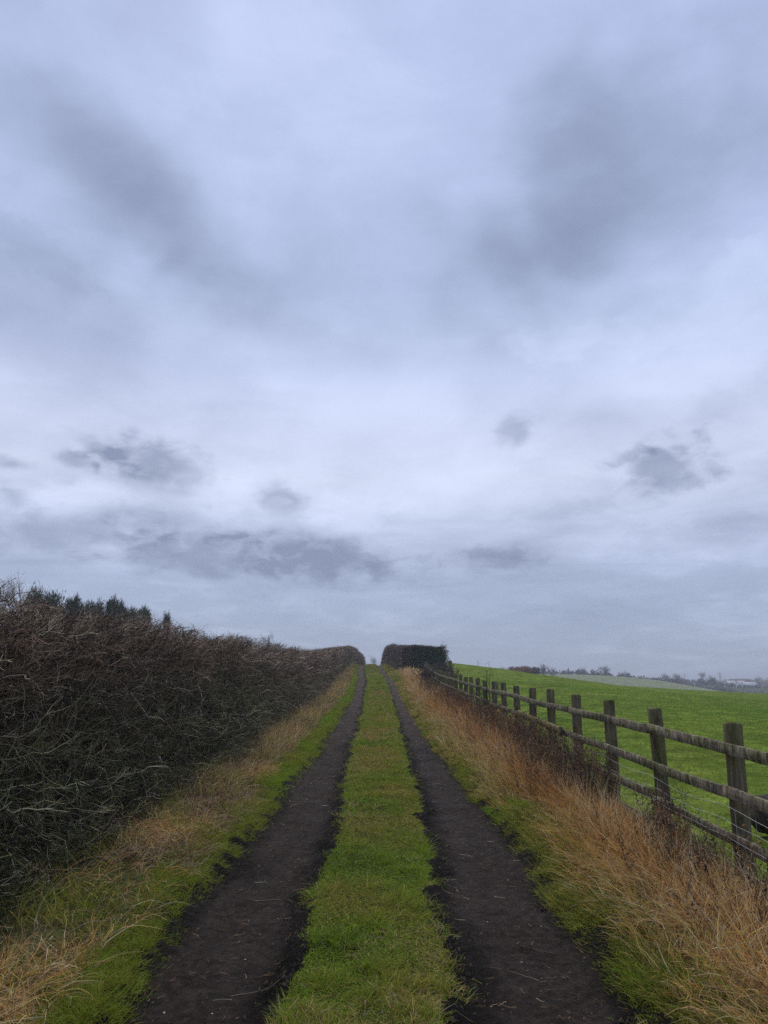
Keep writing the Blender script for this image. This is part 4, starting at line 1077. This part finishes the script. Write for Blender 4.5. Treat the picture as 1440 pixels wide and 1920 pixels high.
# the cloud masses of the photograph, by direction: pixel centre, half width/height px, tilt deg, strength, edge noise
BL = [(330, 1020, 520, 90, 0, -.15, .6), (1150, 1090, 420, 60, 0, -.07, .6), (1180, 330, 340, 230, 20, -.32, .5), (1000, 430, 350, 160, 5, -.08, .5), (150, 270, 250, 130, -28, -.27, .55), (310, 400, 230, 100, -35, -.16, .5), (90, 580, 230, 120, -10, -.24, .55),
      (620, 520, 300, 180, 0, -.07, .6), (60, 470, 130, 60, -20, -.10, .6), (1300, 600, 160, 60, 15, -.06, .6),
      (305, 880, 120, 52, -12, -.34, .85), (205, 852, 85, 16, -26, -.16, .8), (140, 862, 45, 18, -10, -.24, .8), (20, 870, 45, 16, 0, -.28, .8), (25, 930, 50, 28, -30, -.26, .8), (525, 938, 66, 34, -8, -.38, .9),
      (968, 808, 42, 30, 0, -.26, .8), (1255, 870, 88, 62, 5, -.36, .8), (1190, 850, 60, 16, 15, -.12, .8), (1040, 960, 120, 20, 5, -.10, .8),
      (600, 1045, 150, 48, -6, -.34, .85), (380, 1040, 170, 44, 0, -.28, .85), (330, 985, 120, 24, -6, -.10, .8), (930, 1050, 85, 30, 0, -.28, .85), (120, 1000, 170, 48, 4, -.26, .8), (1290, 1010, 150, 40, 6, -.10, .8), (740, 1075, 90, 26, 0, -.14, .8), (1340, 760, 110, 30, 25, -.10, .8),
      (150, 930, 150, 34, 8, .22, .8), (420, 930, 120, 50, -10, .18, .8), (640, 960, 110, 40, 0, .14, .8), (1240, 690, 200, 80, 10, .17, .7), (640, 745, 200, 55, 0, .10, .7), (850, 900, 330, 110, 0, .07, .7), (1080, 640, 120, 40, 0, .10, .7),
      (560, 190, 300, 200, 10, .05, .7), (40, 100, 200, 90, 0, .04, .7), (1400, 500, 130, 60, 30, .10, .7)]
edge_s = M('ADD', M('MULTIPLY', M('SUBTRACT', nC, .5), 2.6), M('MULTIPLY', M('SUBTRACT', nF, .5), 2.6))
nS = noise(nt, ae, 5.5, 2.5, .45, .3)
edge_b = M('ADD', M('MULTIPLY', M('SUBTRACT', nS, .5), 2.6), M('MULTIPLY', M('SUBTRACT', nC, .5), .5))
for (px, py, rx, ry, tl, st, en) in BL:
    a0, e0_ = rays(px, py); a1, _ = rays(px + rx, py); _, e1_ = rays(px, py - ry)
    wa, we = abs(a1 - a0), abs(e1_ - e0_); th = math.radians(-tl)
    da = M('SUBTRACT', az, a0); de = M('SUBTRACT', el, e0_)
    # tilt positive = rises to the right
    th = math.radians(tl)
    xa = M('ADD', M('MULTIPLY', da, math.cos(th) / wa), M('MULTIPLY', de, math.sin(th) / wa))
    ya = M('ADD', M('MULTIPLY', da, -math.sin(th) / we), M('MULTIPLY', de, math.cos(th) / we))
    r2 = M('ADD', M('MULTIPLY', xa, xa), M('MULTIPLY', ya, ya))
    hard = rx < 200
    r = M('ADD', M('SQRT', r2), M('MULTIPLY', edge_s if hard else edge_b, .75))
    mr = N(nt, 'ShaderNodeMapRange', interpolation_type='SMOOTHERSTEP'); nt.links.new(r, mr.inputs['Value'])
    mr.inputs['From Min'].default_value = 1.42 if hard else 1.75; mr.inputs['From Max'].default_value = .12 if hard else 0
    mr.inputs['To Min'].default_value = 0; mr.inputs['To Max'].default_value = st
    shade = M('ADD', shade, mr.outputs[0])
fac = M('ADD', shade, 1.0)
# darker cloud is slightly warmer/greyer
dark = mixrgb(nt, base, (.185, .225, .345), M('MINIMUM', M('MULTIPLY', M('MAXIMUM', M('SUBTRACT', 1.0, fac), 0.0), 1.75), .92))
hsv = N(nt, 'ShaderNodeVectorMath', operation='SCALE'); nt.links.new(dark, hsv.inputs[0]); nt.links.new(M('MINIMUM', M('MAXIMUM', fac, 1.0), 1.35), hsv.inputs['Scale'])
grey = mixrgb(nt, hsv.outputs[0], (.60, .64, .80), M('MULTIPLY', M('SUBTRACT', fac, 1.0), 1.3, clamp=True))
skyt = N(nt, 'ShaderNodeTexSky', sky_type='NISHITA'); skyt.sun_disc = False; skyt.sun_elevation = SUN_EL; skyt.sun_rotation = SUN_AZ
bg1 = N(nt, 'ShaderNodeBackground'); nt.links.new(skyt.outputs[0], bg1.inputs[0]); bg1.inputs[1].default_value = .06
bg2 = N(nt, 'ShaderNodeBackground'); nt.links.new(grey, bg2.inputs[0]); bg2.inputs[1].default_value = 1.0
mx = N(nt, 'ShaderNodeMixShader'); mx.inputs[0].default_value = .93
nt.links.new(bg1.outputs[0], mx.inputs[1]); nt.links.new(bg2.outputs[0], mx.inputs[2]); nt.links.new(mx.outputs[0], wo.inputs['Surface'])
world.cycles.sampling_method = 'MANUAL'; world.cycles.sample_map_resolution = 512

sun = bpy.data.lights.new('sun', 'SUN'); sun.energy = 1.5; sun.angle = math.radians(11); sun.color = (1, .91, .76)
so = bpy.data.objects.new('sun', sun); COL.objects.link(so)
sd = Vector((math.sin(SUN_AZ) * math.cos(SUN_EL), math.cos(SUN_AZ) * math.cos(SUN_EL), math.sin(SUN_EL)))
so.rotation_euler = sd.to_track_quat('Z', 'Y').to_euler(); so.location = (0, 0, 30)

# haze
HAZE = 0.00085
bx0, bx1, by0, by1, bz0, bz1 = -2700, 2700, -60, 3150, -16, 30
V = [(bx0, by0, bz0), (bx1, by0, bz0), (bx1, by1, bz0), (bx0, by1, bz0), (bx0, by0, bz1), (bx1, by0, bz1), (bx1, by1, bz1), (bx0, by1, bz1)]
Q = [(3, 2, 1, 0), (4, 5, 6, 7), (0, 1, 5, 4), (1, 2, 6, 5), (2, 3, 7, 6), (3, 0, 4, 7)]
m, nt2, out = new_mat('haze_air'); pv = N(nt2, 'ShaderNodeVolumePrincipled'); pv.inputs['Density'].default_value = HAZE
pv.inputs['Color'].default_value = (.80, .86, .95, 1); pv.inputs['Anisotropy'].default_value = .2; nt2.links.new(pv.outputs[0], out.inputs['Volume'])
link('haze', make_mesh('haze', V, Q), m, kind='stuff')

# ------------------------------------------------------------------ camera, output
cam = bpy.data.cameras.new('camera'); co = bpy.data.objects.new('camera', cam); COL.objects.link(co); scene.camera = co
co.location = (0, 0, EYE); co.rotation_euler = (math.radians(90 + 13.0), 0, 0)
cam.sensor_fit = 'VERTICAL'; cam.sensor_height = 24; cam.lens = 24 * 1386 / 1920; cam.clip_end = 8000; cam.clip_start = .05
scene.view_settings.view_transform = 'Standard'; scene.view_settings.look = 'None'; scene.view_settings.exposure = .25; scene.view_settings.gamma = 1
scene.cycles.use_denoising = False; scene.cycles.sample_clamp_direct = 4; scene.cycles.sample_clamp_indirect = 1.5; scene.cycles.max_bounces = 6; scene.cycles.diffuse_bounces = 3; scene.cycles.volume_bounces = 0; scene.cycles.transparent_max_bounces = 8
